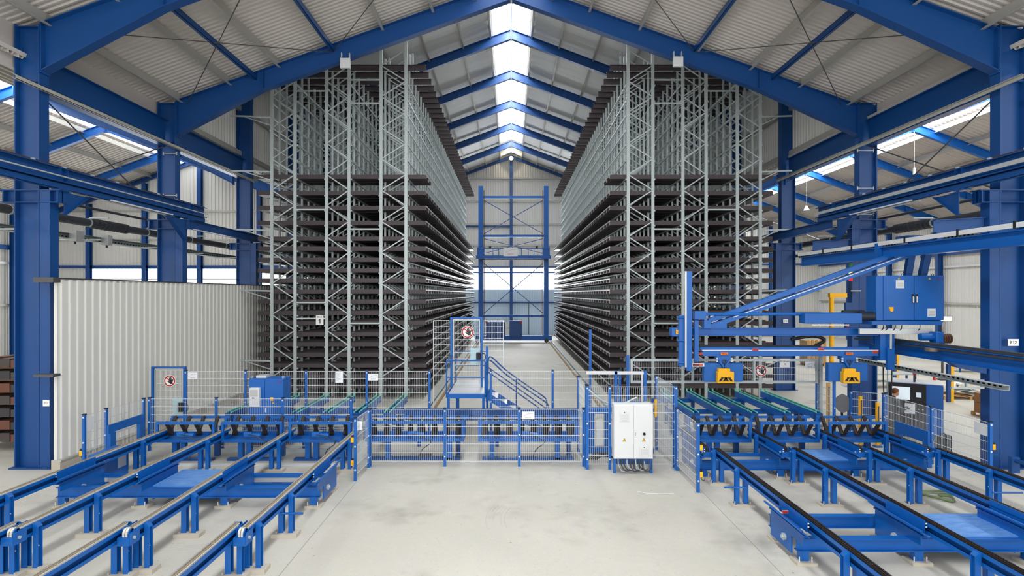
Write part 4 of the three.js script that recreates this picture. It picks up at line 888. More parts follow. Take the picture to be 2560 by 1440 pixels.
// ---------------------------------------------------------------- lifting frames under the rails
function liftFrame(label, xs, s, d0, d1, deck, opt = {}) {
  const t = thing('lift_table', label, 'machine', 'lifting frames under the conveyors');
  const xa = Math.min(...xs) - 0.12, xb = Math.max(...xs) + 0.12;
  mesh('front_beam', ibeam(V(xa, 0.3, d0), V(xb, 0.3, d0), 0.21, 0.14, 0.014, 0.01), blue, t);
  if (opt.whiteRail) {
    mesh('rear_beam', [bx(xa, xb, 0.28, 0.35, d1 - 0.1, d1), bx(xa, xb, 0.11, 0.165, d1 - 0.1, d1 - 0.05)], blue, t);
    mesh('guide_profile', [bx(xa + 0.1, xb - 0.1, 0.175, 0.27, d1 - 0.06, d1 - 0.03), bx(xa + 0.1, xb - 0.1, 0.02, 0.08, d1 - 0.12, d1 - 0.08)], aluminium, t);
  } else mesh('rear_beam', ibeam(V(xa, 0.3, d1), V(xb, 0.3, d1), 0.21, 0.14, 0.014, 0.01), blue, t);
  xs.forEach((x, i) => {
    for (const d of [d0, d1 - 0.1]) {
      mesh('leg', [bx(x - 0.08, x + 0.06, 0.05, 0.195, d - 0.06, d + 0.06)], blue, t);
      mesh('foot_pad', bx(x - 0.16, x + 0.16, 0, 0.05, d - 0.14, d + 0.14), concretePad, t);
      mesh('anchor_bolt', [rod(V(x + 0.09, 0.05, d - 0.09), V(x + 0.09, 0.13, d - 0.09), 0.01), rod(V(x - 0.11, 0.05, d - 0.09), V(x - 0.11, 0.13, d - 0.09), 0.01)], white, t);
    }
    const px = x + s * 0.15;
    mesh('side_plate', [bx(px - 0.012, px + 0.012, 0.12, 0.56, d0 + 0.08, d1 - 0.12), shift(poly([[-0.012, 0.4], [0.012, 0.4], [0.012, 0.56], [-0.012, 0.56]], 0.4), px, 0, d0 + 0.08)], blue, t);
    const b = mesh('lifting_bar', [bar(V(px + s * 0.05, 0.63, d0 - 0.48), V(px + s * 0.05, 0.63, d1 - 0.08), 0.02, 0.15, new THREE.Vector3(s * 0.8, 0.6, 0).normalize()), bx(px - 0.03, px + 0.03, 0.56, 0.58, d0 - 0.4, d1 - 0.1)], blue, t);
    mesh('wear_strip', bar(V(px + s * 0.1, 0.68, d0 - 0.48), V(px + s * 0.1, 0.68, d1 - 0.08), 0.03, 0.02), blue, b);
    mesh('guard_plate', bx(x + s * 0.083, x + s * 0.092, 0.6, 0.79, d0 - 0.3, d1 - 0.3), blue, t);
    mesh('bearing', [disc(V(px + s * 0.012, 0.3, d0 + 0.3), V(px + s * 0.05, 0.3, d0 + 0.3), 0.06, 16), disc(V(px + s * 0.05, 0.3, d0 + 0.3), V(px + s * 0.075, 0.3, d0 + 0.3), 0.03, 12)], galv, t);
    for (const [y, d] of [[0.75, d0 - 0.34], [0.7, d0 - 0.34]]) mesh('bolt', disc(V(x + s * 0.08, y, d), V(x + s * 0.1, y, d), 0.012, 6), white, t);
  });
  const dk = mesh('deck_plate', bx(deck[0], deck[1], 0.405, 0.425, d0 + 0.0, d1 + 0.02), deckBlue, t);
  mesh('deck_side', [bx(deck[0], deck[1], 0.3, 0.405, d0 + 0.08, d0 + 0.1), bx(deck[0], deck[0] + 0.02, 0.3, 0.405, d0 + 0.1, d1)], blue, dk);
  mesh('drive_unit', [bx(deck[0] + 0.25, deck[1] - 0.25, 0.06, 0.28, d0 + 0.25, d1 - 0.25)], blueHall, t);
  return settle(t);
}
liftFrame('blue lifting frame with light deck plate under the left conveyor rails', [-9.05, -7.45, -5.78, -3.98], 1, 12.2, 13.3, [-7.25, -5.85], { whiteRail: true });
liftFrame('nearest blue lifting frame with light deck plate under the right conveyor rails', [4.68, 6.5, 8.28, 9.9], -1, 9.65, 10.62, [6.6, 8.2]);
liftFrame('far blue lifting frame under the right conveyor rails beside the rollers', [4.5, 6.3, 8.05, 9.6], -1, 14.1, 15.0, [6.5, 7.9], { whiteRail: true });
board('safety_label', 'orange safety label on the near right lifting frame', 'sign', 4.5, 0.72, 9.9, 0.1, 0.05, weightRed);

// ---------------------------------------------------------------- V roller conveyors
function rollerModule(label, x0, x1, d0, d1, n, dark = true, opt = {}) {
  const t = thing('roller_conveyor', label, 'conveyor', 'blue roller conveyor sections');
  const dm = (d0 + d1) / 2, q = 0.055;
  mesh('front_frame', [bx(x0, x1, 0.96, 1.03, d0, d0 + q), bx(x0, x1, 0.5, 0.58, d0, d0 + q), bx(x0, x0 + 0.06, 0.58, 0.96, d0, d0 + q), bx(x1 - 0.06, x1, 0.58, 0.96, d0, d0 + q)], blue, t);
  mesh('rear_frame', [bx(x0 + 0.02, x1 + 0.08, 0.98, 1.04, d1 - q, d1), bx(x0, x1, 0.5, 0.62, d1 - q, d1), bx(x0, x0 + 0.06, 0.62, 0.98, d1 - q, d1), bx(x1 - 0.06, x1, 0.62, 0.98, d1 - q, d1)], blue, t);
  mesh('base_tray', [bx(x0 + 0.05, x1 - 0.05, 0.5, 0.53, d0 + q, d1 - q), bx(x0, x0 + 0.05, 0.5, 0.58, d0 + q, d1 - q), bx(x1 - 0.05, x1, 0.5, 0.58, d0 + q, d1 - q)], blue, t);
  for (let i = 0; i < n; i++) {
    const x = x0 + (x1 - x0) * (i + 0.5) / n, dx = 0.035;
    mesh('roller', [rod(V(x + dx, 0.99, d0 + 0.09), V(x + dx, 0.62, dm + 0.02), 0.05, 14), rod(V(x + dx, 1.02, d0 + 0.07), V(x + dx, 0.6, dm + 0.04), 0.014, 8)], rubber, t);
    mesh('roller', [rod(V(x - dx, 1.02, d1 - 0.07), V(x - dx, 0.62, dm - 0.02), 0.05, 14), rod(V(x - dx, 1.05, d1 - 0.05), V(x - dx, 0.6, dm - 0.04), 0.014, 8)], rubber, t);
    mesh('bolt', [disc(V(x + dx, 1.035, d0 + 0.02), V(x + dx, 1.05, d0 + 0.02), 0.018, 6)], galv, t);
  }
  if (opt.motor) {
    const mx = (x0 + x1) / 2 + 0.05;
    const m = mesh('gear_motor', [rbx(mx - 0.22, mx - 0.02, 0.66, 0.78, d0 - 0.1, d0 + 0.02, 0.02), rod(V(mx - 0.02, 0.69, d0 - 0.02), V(mx + 0.2, 0.69, d0 - 0.02), 0.06, 14)], blue, t);
    mesh('motor_cable', tube([V(mx - 0.1, 0.72, d0 - 0.1), V(mx + 0.1, 0.7, d0 - 0.12), V(mx + 0.28, 0.58, d0 - 0.1), V(mx + 0.38, 0.56, d0 - 0.08), V(mx + 0.36, 0.48, d0 - 0.06), V(mx + 0.15, 0.3, d0 - 0.02), V(mx + 0.06, 0.05, d0)], 0.013, 6, 40), darkGrey, m);
  }
  for (const x of opt.legs ?? [x0 + (x1 - x0) * 0.28, x0 + (x1 - x0) * 0.34 + 0.12]) mesh('leg', bx(x - 0.06, x + 0.06, 0.02, 0.5, d0 + (x > (x0 + x1) / 2 ? 0.1 : 0.12), d0 + 0.26), blue, t);
  mesh('leg', bx(x1 - 0.25, x1 - 0.13, 0.02, 0.5, d1 - 0.22, d1 - 0.1), blueHall, t);
  mesh('foot_beam', bx(x0 + 0.1, x1 - 0.1, 0, 0.06, d0 + 0.1, d0 + 0.26), blueHall, t);
  return settle(t);
}
[[-9.1, -7.6, 'left of'], [-7.42, -5.87, 'between the second and third of'], [-5.7, -4.12, 'nearest the middle among']].forEach(([a, b], i) =>
  rollerModule(`blue section with dark rollers, ${['leftmost', 'middle', 'rightmost'][i]} of three on the left line`, a, b, 15.42, 16.15, 4, true, { motor: true }));
[[4.72, 6.15], [6.38, 7.9], [8.14, 9.63]].forEach(([a, b], i) =>
  rollerModule(`blue section with dark rollers, ${['leftmost', 'middle', 'rightmost'][i]} of three on the right line`, a, b, 15.42, 16.15, 4, true, {}));
rollerModule('blue roller section left of the gap behind the low middle fence', -3.75, -1.22, 15.5, 16.2, 8, true, { motor: true, legs: [-3.2, -1.6] });
rollerModule('blue roller section right of the gap behind the low middle fence', -0.85, 1.72, 15.5, 16.2, 8, true, { motor: true, legs: [-0.5, 1.2] });
{
  const t = thing('transfer_beam', 'long blue grey beam behind the rollers in the middle', 'beam');
  mesh('beam', bx(-3.0, 2.0, 0.76, 1.06, 16.95, 17.1), blueHall, t);
  mesh('cable_duct', bx(-2.9, 1.9, 0.64, 0.74, 16.93, 17.05), aluminium, t);
  for (const x of [-2.6, -0.4, 1.6]) mesh('leg', bx(x - 0.05, x + 0.05, 0, 0.76, 16.98, 17.08), blueHall, t);
  settle(t);
}
// low cross rails on the floor behind the roller sections
for (const [x0, x1, w] of [[-9.3, -4.1, 'left'], [4.6, 9.8, 'right']]) {
  const t = thing('floor_track', `low steel floor track beneath the ${w} roller sections`, 'track', 'floor tracks');
  for (const d of [14.98, 16.4]) mesh('track_rail', [bx(x0, x1, 0.0, 0.03, d, d + 0.12), bx(x0, x1, 0.03, 0.08, d + 0.045, d + 0.075)], d < 15 ? aluminium : galv, t);
  settle(t);
}
{ // white louvred control box and blue frame near the outer left rail
  const t = thing('junction_cabinet', 'blue cabinet with pale louvre under the outermost left rail', 'cabinet');
  mesh('body', rbx(-9.55, -9.2, 0.0, 0.66, 13.6, 14.5, 0.01), blue, t);
  mesh('louvre', bx(-9.2, -9.195, 0.22, 0.56, 14.1, 14.4), aluminium, t); settle(t);
  const f = thing('guide_frame', 'blue bridge frame beside the outermost left rail at the fence', 'frame');
  mesh('bridge', [bx(-10.0, -9.95, 0.85, 1.05, 14.9, 16.3), bx(-10.0, -9.9, 0, 0.85, 14.9, 15.1), bx(-10.0, -9.9, 0, 0.85, 16.1, 16.3)], blue, f); settle(f);
  const g = thing('guide_frame', 'blue bridge frame beside the outermost right rail at the fence', 'frame');
  mesh('bridge', [bx(10.3, 10.35, 0.6, 0.9, 14.9, 16.2), bx(10.3, 10.4, 0, 0.6, 14.9, 15.1), bx(10.3, 10.4, 0, 0.6, 16.0, 16.2)], blue, g); settle(g);
}
// ---------------------------------------------------------------- infeed rails with green strips
function infeedRail(label, x, d0, d1) {
  const t = thing('infeed_rail', label, 'rail', 'infeed rails with green strips');
  mesh('channel', [bx(x - 0.08, x + 0.08, 0.8, 0.82, d0, d1), bx(x - 0.08, x - 0.066, 0.82, 1.0, d0, d1), bx(x + 0.066, x + 0.08, 0.82, 1.0, d0, d1)], blue, t);
  for (const s of [-1, 1]) mesh('green_strip', [bx(x + s * 0.06, x + s * 0.082, 1.0, 1.03, d0, d1), bx(x + s * 0.055, x + s * 0.085, 1.03, 1.1, d1 - 0.1, d1)], green, t);
  mesh('near_bracket', [bx(x - 0.1, x + 0.1, 0.75, 0.98, d0 - 0.02, d0 + 0.1), rod(V(x - 0.13, 0.86, d0 + 0.04), V(x + 0.13, 0.86, d0 + 0.04), 0.03, 8)], blueHall, t);
  for (const d of [d0 + 1.0, d1 - 0.5]) mesh('leg', bx(x - 0.05, x + 0.05, 0, 0.8, d - 0.05, d + 0.05), blueHall, t);
  return settle(t);
}
[-7.85, -6.95, -6.0, -5.15, -4.3, -3.45].forEach((x, i) => infeedRail(`${ORD[i]} green topped infeed rail from the left before the left rack`, x, x === -6.95 ? 17.85 : 16.75, 19.6));
[5.14, 6.02, 6.76, 7.68, 8.55].forEach((x, i) => infeedRail(`${ORD[i]} green topped infeed rail from the left before the right rack`, x, 16.75, 20.5));
for (const [x0, x1, w] of [[-8.2, -3.2, 'left'], [4.7, 8.9, 'right']]) {
  const t = thing('infeed_cross_beam', `blue cross beams with rollers tying the ${w} infeed rails together`, 'frame', 'infeed cross beams');
  for (const d of [18.3, 20.2]) if (w === 'right' || d < 19) mesh('beam', bx(x0, x1, 0.66, 0.79, d, d + 0.1), blue, t);
  mesh('white_rail', bx(x0 + 0.2, x1 - 0.2, 0.7, 0.76, 16.6, 16.68), w === 'right' ? white : aluminium, t);
  mesh('roller_shaft', rod(V(x0, 0.62, 16.8), V(x1, 0.62, 16.8), 0.03, 8), galv, t);
  for (const x of [x0 + 0.2, (x0 + x1) / 2, x1 - 0.2]) for (const d of [18.35, 16.6]) mesh('leg', bx(x - 0.05, x + 0.05, 0, 0.66, d, d + 0.1), blueHall, t);
  settle(t);
}
// ---------------------------------------------------------------- manipulator on the right
// elevation drawing of the gantry: it stands 16.8 m in front of the camera, one drawing unit is 11.15 mm
const MD = 16.8, mx = (u) => 0.01115 * u - 14.247, my = (v) => 12.494 - 0.01115 * v;
{
  const t = thing('gantry_manipulator', 'large blue handling gantry with boom, cabinet and two yellow lifting magnets', 'machine');
  const b = (x0, x1, y0, y1, d0 = -0.1, d1 = 0.1) => bx(mx(x0), mx(x1), my(y1), my(y0), MD + d0, MD + d1);
  mesh('boom', [...ibeam(V(mx(1700), my(829), MD), V(mx(2190), my(829), MD), 0.21, 0.2, 0.018, 0.012), b(1676, 1700, 819, 840, -0.14, 0.14)], blue, t);
  { const g = triGeo(0.2); g.rotateZ(-Math.PI / 2); g.translate(mx(1690), my(829), -(MD - 0.143)); mesh('warning_label', g, warnTri, t); }
  const mast = mesh('mast', [b(1709, 1722, 679, 924, -0.3, -0.2)], blue, t);
  mesh('mast_strip', b(1705, 1709, 679, 915, -0.29, -0.25), aluminium, mast);
  mesh('cylinder', [b(1693, 1707, 788, 914, -0.2, -0.08), ...[793, 850, 905].map((y) => rod(V(mx(1688), my(y), MD - 0.22), V(mx(1717), my(y), MD - 0.22), 0.025, 8))], blue, t);
  mesh('second_mast', [b(1731, 1741, 800, 902, -0.2, -0.1)], blue, t);
  mesh('bearing_block', [b(1730, 1758, 777, 798, -0.25, -0.05), b(1753, 1770, 800, 820, -0.25, -0.02)], blue, t);
  mesh('drive_shaft', rod(V(mx(1756), my(785), MD - 0.1), V(mx(2180), my(785), MD + 0.1), 0.045, 12), blue, t);
  const st = (y) => bar(V(mx(1770), my(802 + y), MD), V(mx(2318), my(606 + y), MD + 0.1), 0.14, 0.125);
  mesh('diagonal_strut', [st(0), st(16)], blue, t);
  mesh('strut_edge', bar(V(mx(1830), my(793), MD - 0.075), V(mx(2300), my(626), MD + 0.02), 0.01, 0.02), aluminium, t);
  mesh('strut_gusset', b(1785, 1815, 805, 820, -0.06, 0.06), blue, t);
  mesh('motor_housing', rbx(mx(2003), mx(2145), my(808), my(783), MD - 0.2, MD + 0.15, 0.015), blue, t);
  mesh('housing_edge', b(2020, 2112, 810, 813, -0.21, -0.19), aluminium, t);
  const mo = mesh('drive_motor', [rod(V(mx(2143), my(790), MD - 0.05), V(mx(2180), my(790), MD - 0.05), 0.13, 16), rod(V(mx(2110), my(781), MD + 0.1), V(mx(2165), my(781), MD + 0.1), 0.06, 12)], mat(C(38, 44, 56), 0.5), t);
  const cab = mesh('cabinet_body', rbx(mx(2180), mx(2347), my(800), my(689), MD - 0.2, MD + 0.3, 0.012), blue, t);
  for (const [a, c] of [[2196, 2271], [2273, 2345]]) mesh('cabinet_door', rbx(mx(a), mx(c), my(799), my(690), MD - 0.222, MD - 0.2, 0.008), blue, cab);
  for (const [x, y] of [[2236, 711], [2314, 781]]) { mesh('vent_grille', rbx(mx(x - 10), mx(x + 10), my(y + 10), my(y - 10), MD - 0.24, MD - 0.222, 0.005), white, cab); mesh('grille_slats', Array.from({ length: 5 }, (_, i) => b(x - 8, x + 8, y - 4 + i * 2.5, y - 3 + i * 2.5, -0.245, -0.24)), mat(C(170, 172, 174), 0.5), cab); }
  for (const x of [2268, 2277]) { mesh('door_handle', b(x - 2.4, x + 2.4, 735, 757, -0.25, -0.222), black, cab); mesh('handle_grip', b(x - 1.5, x + 1.5, 741, 756, -0.262, -0.25), white, cab); }
  mesh('cabinet_switch', [b(2209, 2220, 767, 771, -0.24, -0.222), disc(V(mx(2215), my(774), MD - 0.25), V(mx(2215), my(774), MD - 0.222), 0.05)], yellow, cab);
  for (const x of [2234, 2310]) { const g = triGeo(0.09); g.translate(mx(x), my(697), -(MD - 0.2245)); mesh('cabinet_warning', g, warnTri, cab); }
  { const g = new THREE.PlaneGeometry(0.17, 0.08); g.translate(mx(2338) - 0.02, my(697), -(MD - 0.2245)); mesh('brand_label', g, brandRed, cab); }
  for (const x of [2190, 2255, 2331]) mesh('lifting_eye', new THREE.TorusGeometry(0.03, 0.01, 6, 12).translate(mx(x), my(687), -MD), darkGrey, cab);
  mesh('cabinet_shelf', [b(2166, 2340, 801, 811, -0.25, 0.3)], blue, t);
  mesh('cable_duct', rbx(mx(2134), mx(2312), my(834), my(820), MD - 0.3, MD - 0.22, 0.008), aluminium, t);
  for (const x of [2186, 2196, 2215, 2231, 2276]) mesh('cable', tube([V(mx(x + 8), my(812), MD - 0.26), V(mx(x + 4), my(820), MD - 0.31), V(mx(x), my(824), MD - 0.32)], 0.012), black, t);
  for (const [x, xt, w] of [[2274, 2288, 12], [2311, 2330, 14], [2288, 2302, 5]]) mesh('hanger_column', bar(V(mx(x), my(690), MD + 0.1), V(mx(xt), my(605), MD + 0.1), w * 0.011, 0.18), w < 8 ? aluminium : blueHall, t);
  mesh('trolley', [b(2255, 2345, 590, 607, -0.2, 0.3), ...[2272, 2328].map((x) => disc(V(mx(x), my(600), MD - 0.25), V(mx(x), my(600), MD - 0.2), 0.07))], blueHall, t);
  // lower traverse with the two magnets
  mesh('traverse', [b(1754, 2190, 877, 889, -0.1, 0.1), b(1752, 2175, 868, 876, 0.05, 0.15)], blue, t);
  mesh('traverse_edge', b(1752, 2190, 873.5, 876, -0.11, -0.08), aluminium, t);
  mesh('energy_chain', [bar(V(mx(1752), my(866), MD + 0.2), V(mx(2060), my(868), MD + 0.25), 0.14, 0.06), tube([V(mx(2050), my(868), MD + 0.3), V(mx(2075), my(852), MD + 0.3), V(mx(2050), my(842), MD + 0.3), V(mx(1990), my(850), MD + 0.3)], 0.05, 8, 30)], black, t);
  for (const [x, y, m] of [[1746, 883, weightRed], [1884, 873, weightRed], [2047, 872, weightRed], [2182, 879, weightRed]]) { const g = new THREE.PlaneGeometry(0.17, 0.065); g.translate(mx(x), my(y), -(MD - 0.112)); mesh('load_label', g, m, t); }
  mesh('lamp_bar', b(1724, 1754, 906, 914, -0.22, -0.16), white, t);
  { const g = new THREE.PlaneGeometry(0.28, 0.05); g.translate(mx(1738), my(910), -(MD - 0.223)); mesh('lamp_bar_front', g, printed(print(128, 24, (c) => { c.fillStyle = '#7a1418'; c.fillRect(0, 0, 128, 24); c.fillStyle = '#e05a40'; c.fillRect(84, 4, 40, 16); })), t); }
  for (const x of [1806, 2116]) {
    const g = mesh('magnet_frame', [rbx(mx(x - 49), mx(x + 49), my(953), my(907), MD - 0.08, MD + 0.1, 0.02)], blue, t);
    mesh('hanger', [b(x - 18, x + 17, 889, 898, -0.14, 0.1), b(x - 14, x + 14, 898, 906, -0.12, 0.08), bar(V(mx(x - 12), my(900), MD - 0.12), V(mx(x), my(918), MD - 0.12), 0.06, 0.05), bar(V(mx(x + 12), my(900), MD - 0.12), V(mx(x), my(918), MD - 0.12), 0.06, 0.05)], blue, g);
    mesh('yellow_cover', [rbx(mx(x - 20), mx(x + 21), my(955), my(927), MD - 0.26, MD - 0.08, 0.02), rbx(mx(x - 17), mx(x + 12), my(928), my(919), MD - 0.24, MD - 0.08, 0.02)], yellow, g);
    const chev = (dx, f) => shift(poly([[0, 0], [0.07, 0], [0.15, 0.11], [0.08, 0.11]].map(([a, c]) => [f * a, c]), 0.004), mx(x) + dx, my(950), MD - 0.262);
    mesh('chevron', [chev(-0.2, 1), chev(0.2, -1), chev(-0.095, 1), chev(0.095, -1)].map((k) => k), black, g);
    mesh('hook_ring', new THREE.TorusGeometry(0.05, 0.014, 8, 16).translate(mx(x), my(903), -(MD - 0.15)), darkGrey, g);
    for (const s of [-1, 1]) mesh('shackle', [b(x + s * 18 - 2, x + s * 18 + 2, 893, 897, -0.17, -0.14), b(x + s * 18 - 2, x + s * 18 + 2, 900, 903, -0.17, -0.14)], white, g);
    const lb = new THREE.PlaneGeometry(0.2, 0.075); lb.translate(mx(x), my(883), -(MD - 0.142)); mesh('load_label', lb, weight, g);
  }
  // lift column at the right end
  mesh('lift_column', [b(2192, 2216, 836, 900, -0.15, 0.1), b(2222, 2236, 836, 896, 0.0, 0.2), b(2205, 2222, 868, 922, -0.25, -0.15)], blue, t);
  mesh('lift_shaft', [rod(V(mx(2212), my(832), MD - 0.26), V(mx(2212), my(870), MD - 0.26), 0.03, 10)], galv, t);
  mesh('lower_arm', [bar(V(mx(2190), my(845), MD + 0.2), V(10.75, my(862), MD + 0.2), 0.12, 0.34)], blueHall, t);
  settle(t);
}
// runways of the manipulator on brackets from the columns
{
  const t = thing('manipulator_runway', 'upper blue runway with silver strip on brackets from the right columns', 'beam');
  const x = 10.6;
  mesh('beam', ibeam(V(x, 5.47, 9.5), V(x, 5.47, 22), 0.32, 0.2, 0.02, 0.014), blue, t);
  mesh('conductor_strip', bar(V(x - 0.12, 5.73, 9.5), V(x - 0.12, 5.73, 22), 0.03, 0.11), white, t);
  for (const d of [12.5, 14.1, 16.0, 18.5, 20.2]) mesh('strip_clip', bx(x - 0.15, x - 0.1, 5.66, 5.82, d, d + 0.06), black, t);
  for (const [d, xc] of [[15, 11.75], [21, 11.75]]) mesh('wall_bracket', [bar(V(x - 0.1, 6.12, d), V(xc, 6.2, d), 0.2, 0.02), bar(V(x - 0.1, 5.82, d), V(xc, 5.82, d), 0.2, 0.02), shift(poly([[x - 0.1, 5.82], [xc, 5.82], [xc, 6.2], [x - 0.1, 6.12]], 0.015), 0, 0, d), bx(x - 0.06, x + 0.06, 5.62, 5.82, d - 0.08, d + 0.08)], blueHall, t);
  mesh('end_stop', bx(x - 0.14, x - 0.02, 5.34, 5.75, 17.2, 17.35), blue, t);
  settle(t);
  const l = thing('manipulator_runway', 'lower blue runway with dark rail passing the first right column', 'beam'), xl = 10.95;
  mesh('beam', ibeam(V(xl, 2.78, 9.5), V(xl, 2.78, 19), 0.36, 0.22, 0.02, 0.014), blue, l);
  mesh('dark_rail', [bar(V(xl - 0.03, 3.0, 9.5), V(xl - 0.03, 3.0, 19), 0.1, 0.07)], darkGrey, l);
  mesh('side_profile', bar(V(xl - 0.13, 2.9, 9.5), V(xl - 0.13, 2.9, 19), 0.04, 0.05), darkGrey, l);
  mesh('guide_wheel', disc(V(xl - 0.2, 2.84, 15.4), V(xl - 0.2, 2.92, 15.4), 0.16, 20), mat(C(120, 112, 104), 0.5, 0.4), l);
  mesh('wall_bracket', [shift(poly([[xl - 0.08, 2.6], [11.76, 2.6], [11.76, 2.32], [xl + 0.1, 2.48]], 0.2), 0, 0, 15.1)], blueHall, l);
  settle(l);
  const m = thing('gear_motor', 'blue gear motor with ribbed brown roll on the lower right runway', 'motor');
  mesh('motor', rod(V(11.05, 3.14, 16.3), V(11.42, 3.14, 16.3), 0.1, 16), blue, m);
  mesh('bracket', bx(10.98, 11.62, 2.9, 3.0, 16.15, 16.45), blueHall, m);
  mesh('gearbox', rbx(11.4, 11.6, 2.99, 3.28, 16.15, 16.45, 0.02), blue, m);
  mesh('buffer_roll', Array.from({ length: 4 }, (_, i) => rod(V(11.6 + i * 0.06, 3.1, 16.25), V(11.64 + i * 0.06, 3.1, 16.25), 0.13, 18)).concat(rod(V(11.58, 3.1, 16.25), V(11.83, 3.1, 16.25), 0.1, 16)), railBrown, m);
  settle(m);
  const c = thing('hanging_cable_tray', 'galvanised cable channel hanging below the lower right runway', 'cable tray');
  mesh('channel', channel(V(10.92, 2.24, 13.2), V(10.92, 2.24, 20), 0.12, 0.14, 0.01, 1), galv, c);
  mesh('slot', Array.from({ length: 40 }, (_, i) => bx(10.915, 10.91, 2.22, 2.26, 13.4 + i * 0.16, 13.48 + i * 0.16)), black, c).userData.kind = 'stuff';
  mesh('bracket_arm', [bx(10.9, 11.7, 2.13, 2.18, 14.9, 14.96), bx(10.9, 11.7, 1.95, 2.0, 14.9, 14.96), bx(11.25, 11.3, 2.0, 2.13, 14.9, 14.96)], galv, c);
  settle(c);
  for (const [k, w] of [[0, 'first'], [1, 'second'], [2, 'third']]) single('hanging_hose', `${w} dark hose from the left hanging beside the operator console`, 'hose', tube([V(10.86 + k * 0.13, 2.18, 17.6), V(10.88 + k * 0.12, 1.6, 17.62), V(10.9 + k * 0.1, 1.1, 17.6), V(11.0 + k * 0.05, 0.6, 17.7)], 0.018, 6, 30), k === 1 ? galv : black, 'hoses beside the console');
}
// ---------------------------------------------------------------- operator console, person, chair, bag
{
  const t = thing('operator_console', 'tall blue console with black screen panel behind the right fence', 'console');
  // plan: a body turned so that its black panel faces the operator on the left
  const o = new THREE.Group(); // local axes: x along the panel, y up, z out of the panel
  const add = (n, g, m, p = t) => { const k = mesh(n, g, m, p); return k; };
  const T = new THREE.Matrix4().makeRotationY(-0.62).setPosition(12.35, 0, -18.45);
  const put = (geos) => merge(geos).applyMatrix4(T);
  const b = (x0, x1, y0, y1, z0, z1) => new THREE.BoxGeometry(x1 - x0, y1 - y0, z1 - z0).translate((x0 + x1) / 2, (y0 + y1) / 2, (z0 + z1) / 2);
  add('body', put([b(-0.7, 0.7, 0, 1.62, -0.5, 0.5)]), blue);
  const p = add('front_panel', put([b(-0.68, 0.3, 0.75, 1.6, 0.5, 0.52)]), black);
  add('lower_panel', put([b(-0.68, 0.3, 0.02, 0.73, 0.5, 0.515)]), darkGrey);
  add('screen', put([b(-0.58, -0.1, 1.12, 1.5, 0.52, 0.53)]), new THREE.MeshStandardMaterial({ color: C(200, 214, 222), roughness: 0.3, emissive: C(214, 226, 232), emissiveIntensity: 0.5 }), p);
  add('display', put([b(0.05, 0.18, 1.22, 1.36, 0.52, 0.53)]), new THREE.MeshStandardMaterial({ color: C(190, 204, 212), roughness: 0.3, emissive: C(200, 214, 222), emissiveIntensity: 0.4 }), p);
  add('button', put([0, 1, 2, 3].map((i) => b(-0.1 + i * 0.1, -0.07 + i * 0.1, 0.85, 0.88, 0.52, 0.535))), white, p);
  add('top_plate', put([b(-0.72, 0.72, 1.62, 1.64, -0.52, 0.52)]), aluminium);
  add('side_door', put([b(0.7, 0.715, 0.1, 1.58, -0.47, -0.02), b(0.7, 0.715, 0.1, 1.58, 0.02, 0.47)]), blue);
  add('signal_post', put([b(-0.03, 0.03, 1.64, 1.86, 0.2, 0.26)]), darkGrey); add('signal_cap', put([b(-0.045, 0.045, 1.86, 1.93, 0.185, 0.275)]), red);
  add('tilted_paper', put([new THREE.PlaneGeometry(0.26, 0.3).rotateX(-0.3).translate(-0.1, 0.88, 0.62)]), paper);
  add('desk_shelf', put([b(-0.5, 0.3, 0.7, 0.73, 0.52, 0.75)]), darkGrey);
  settle(t);
}
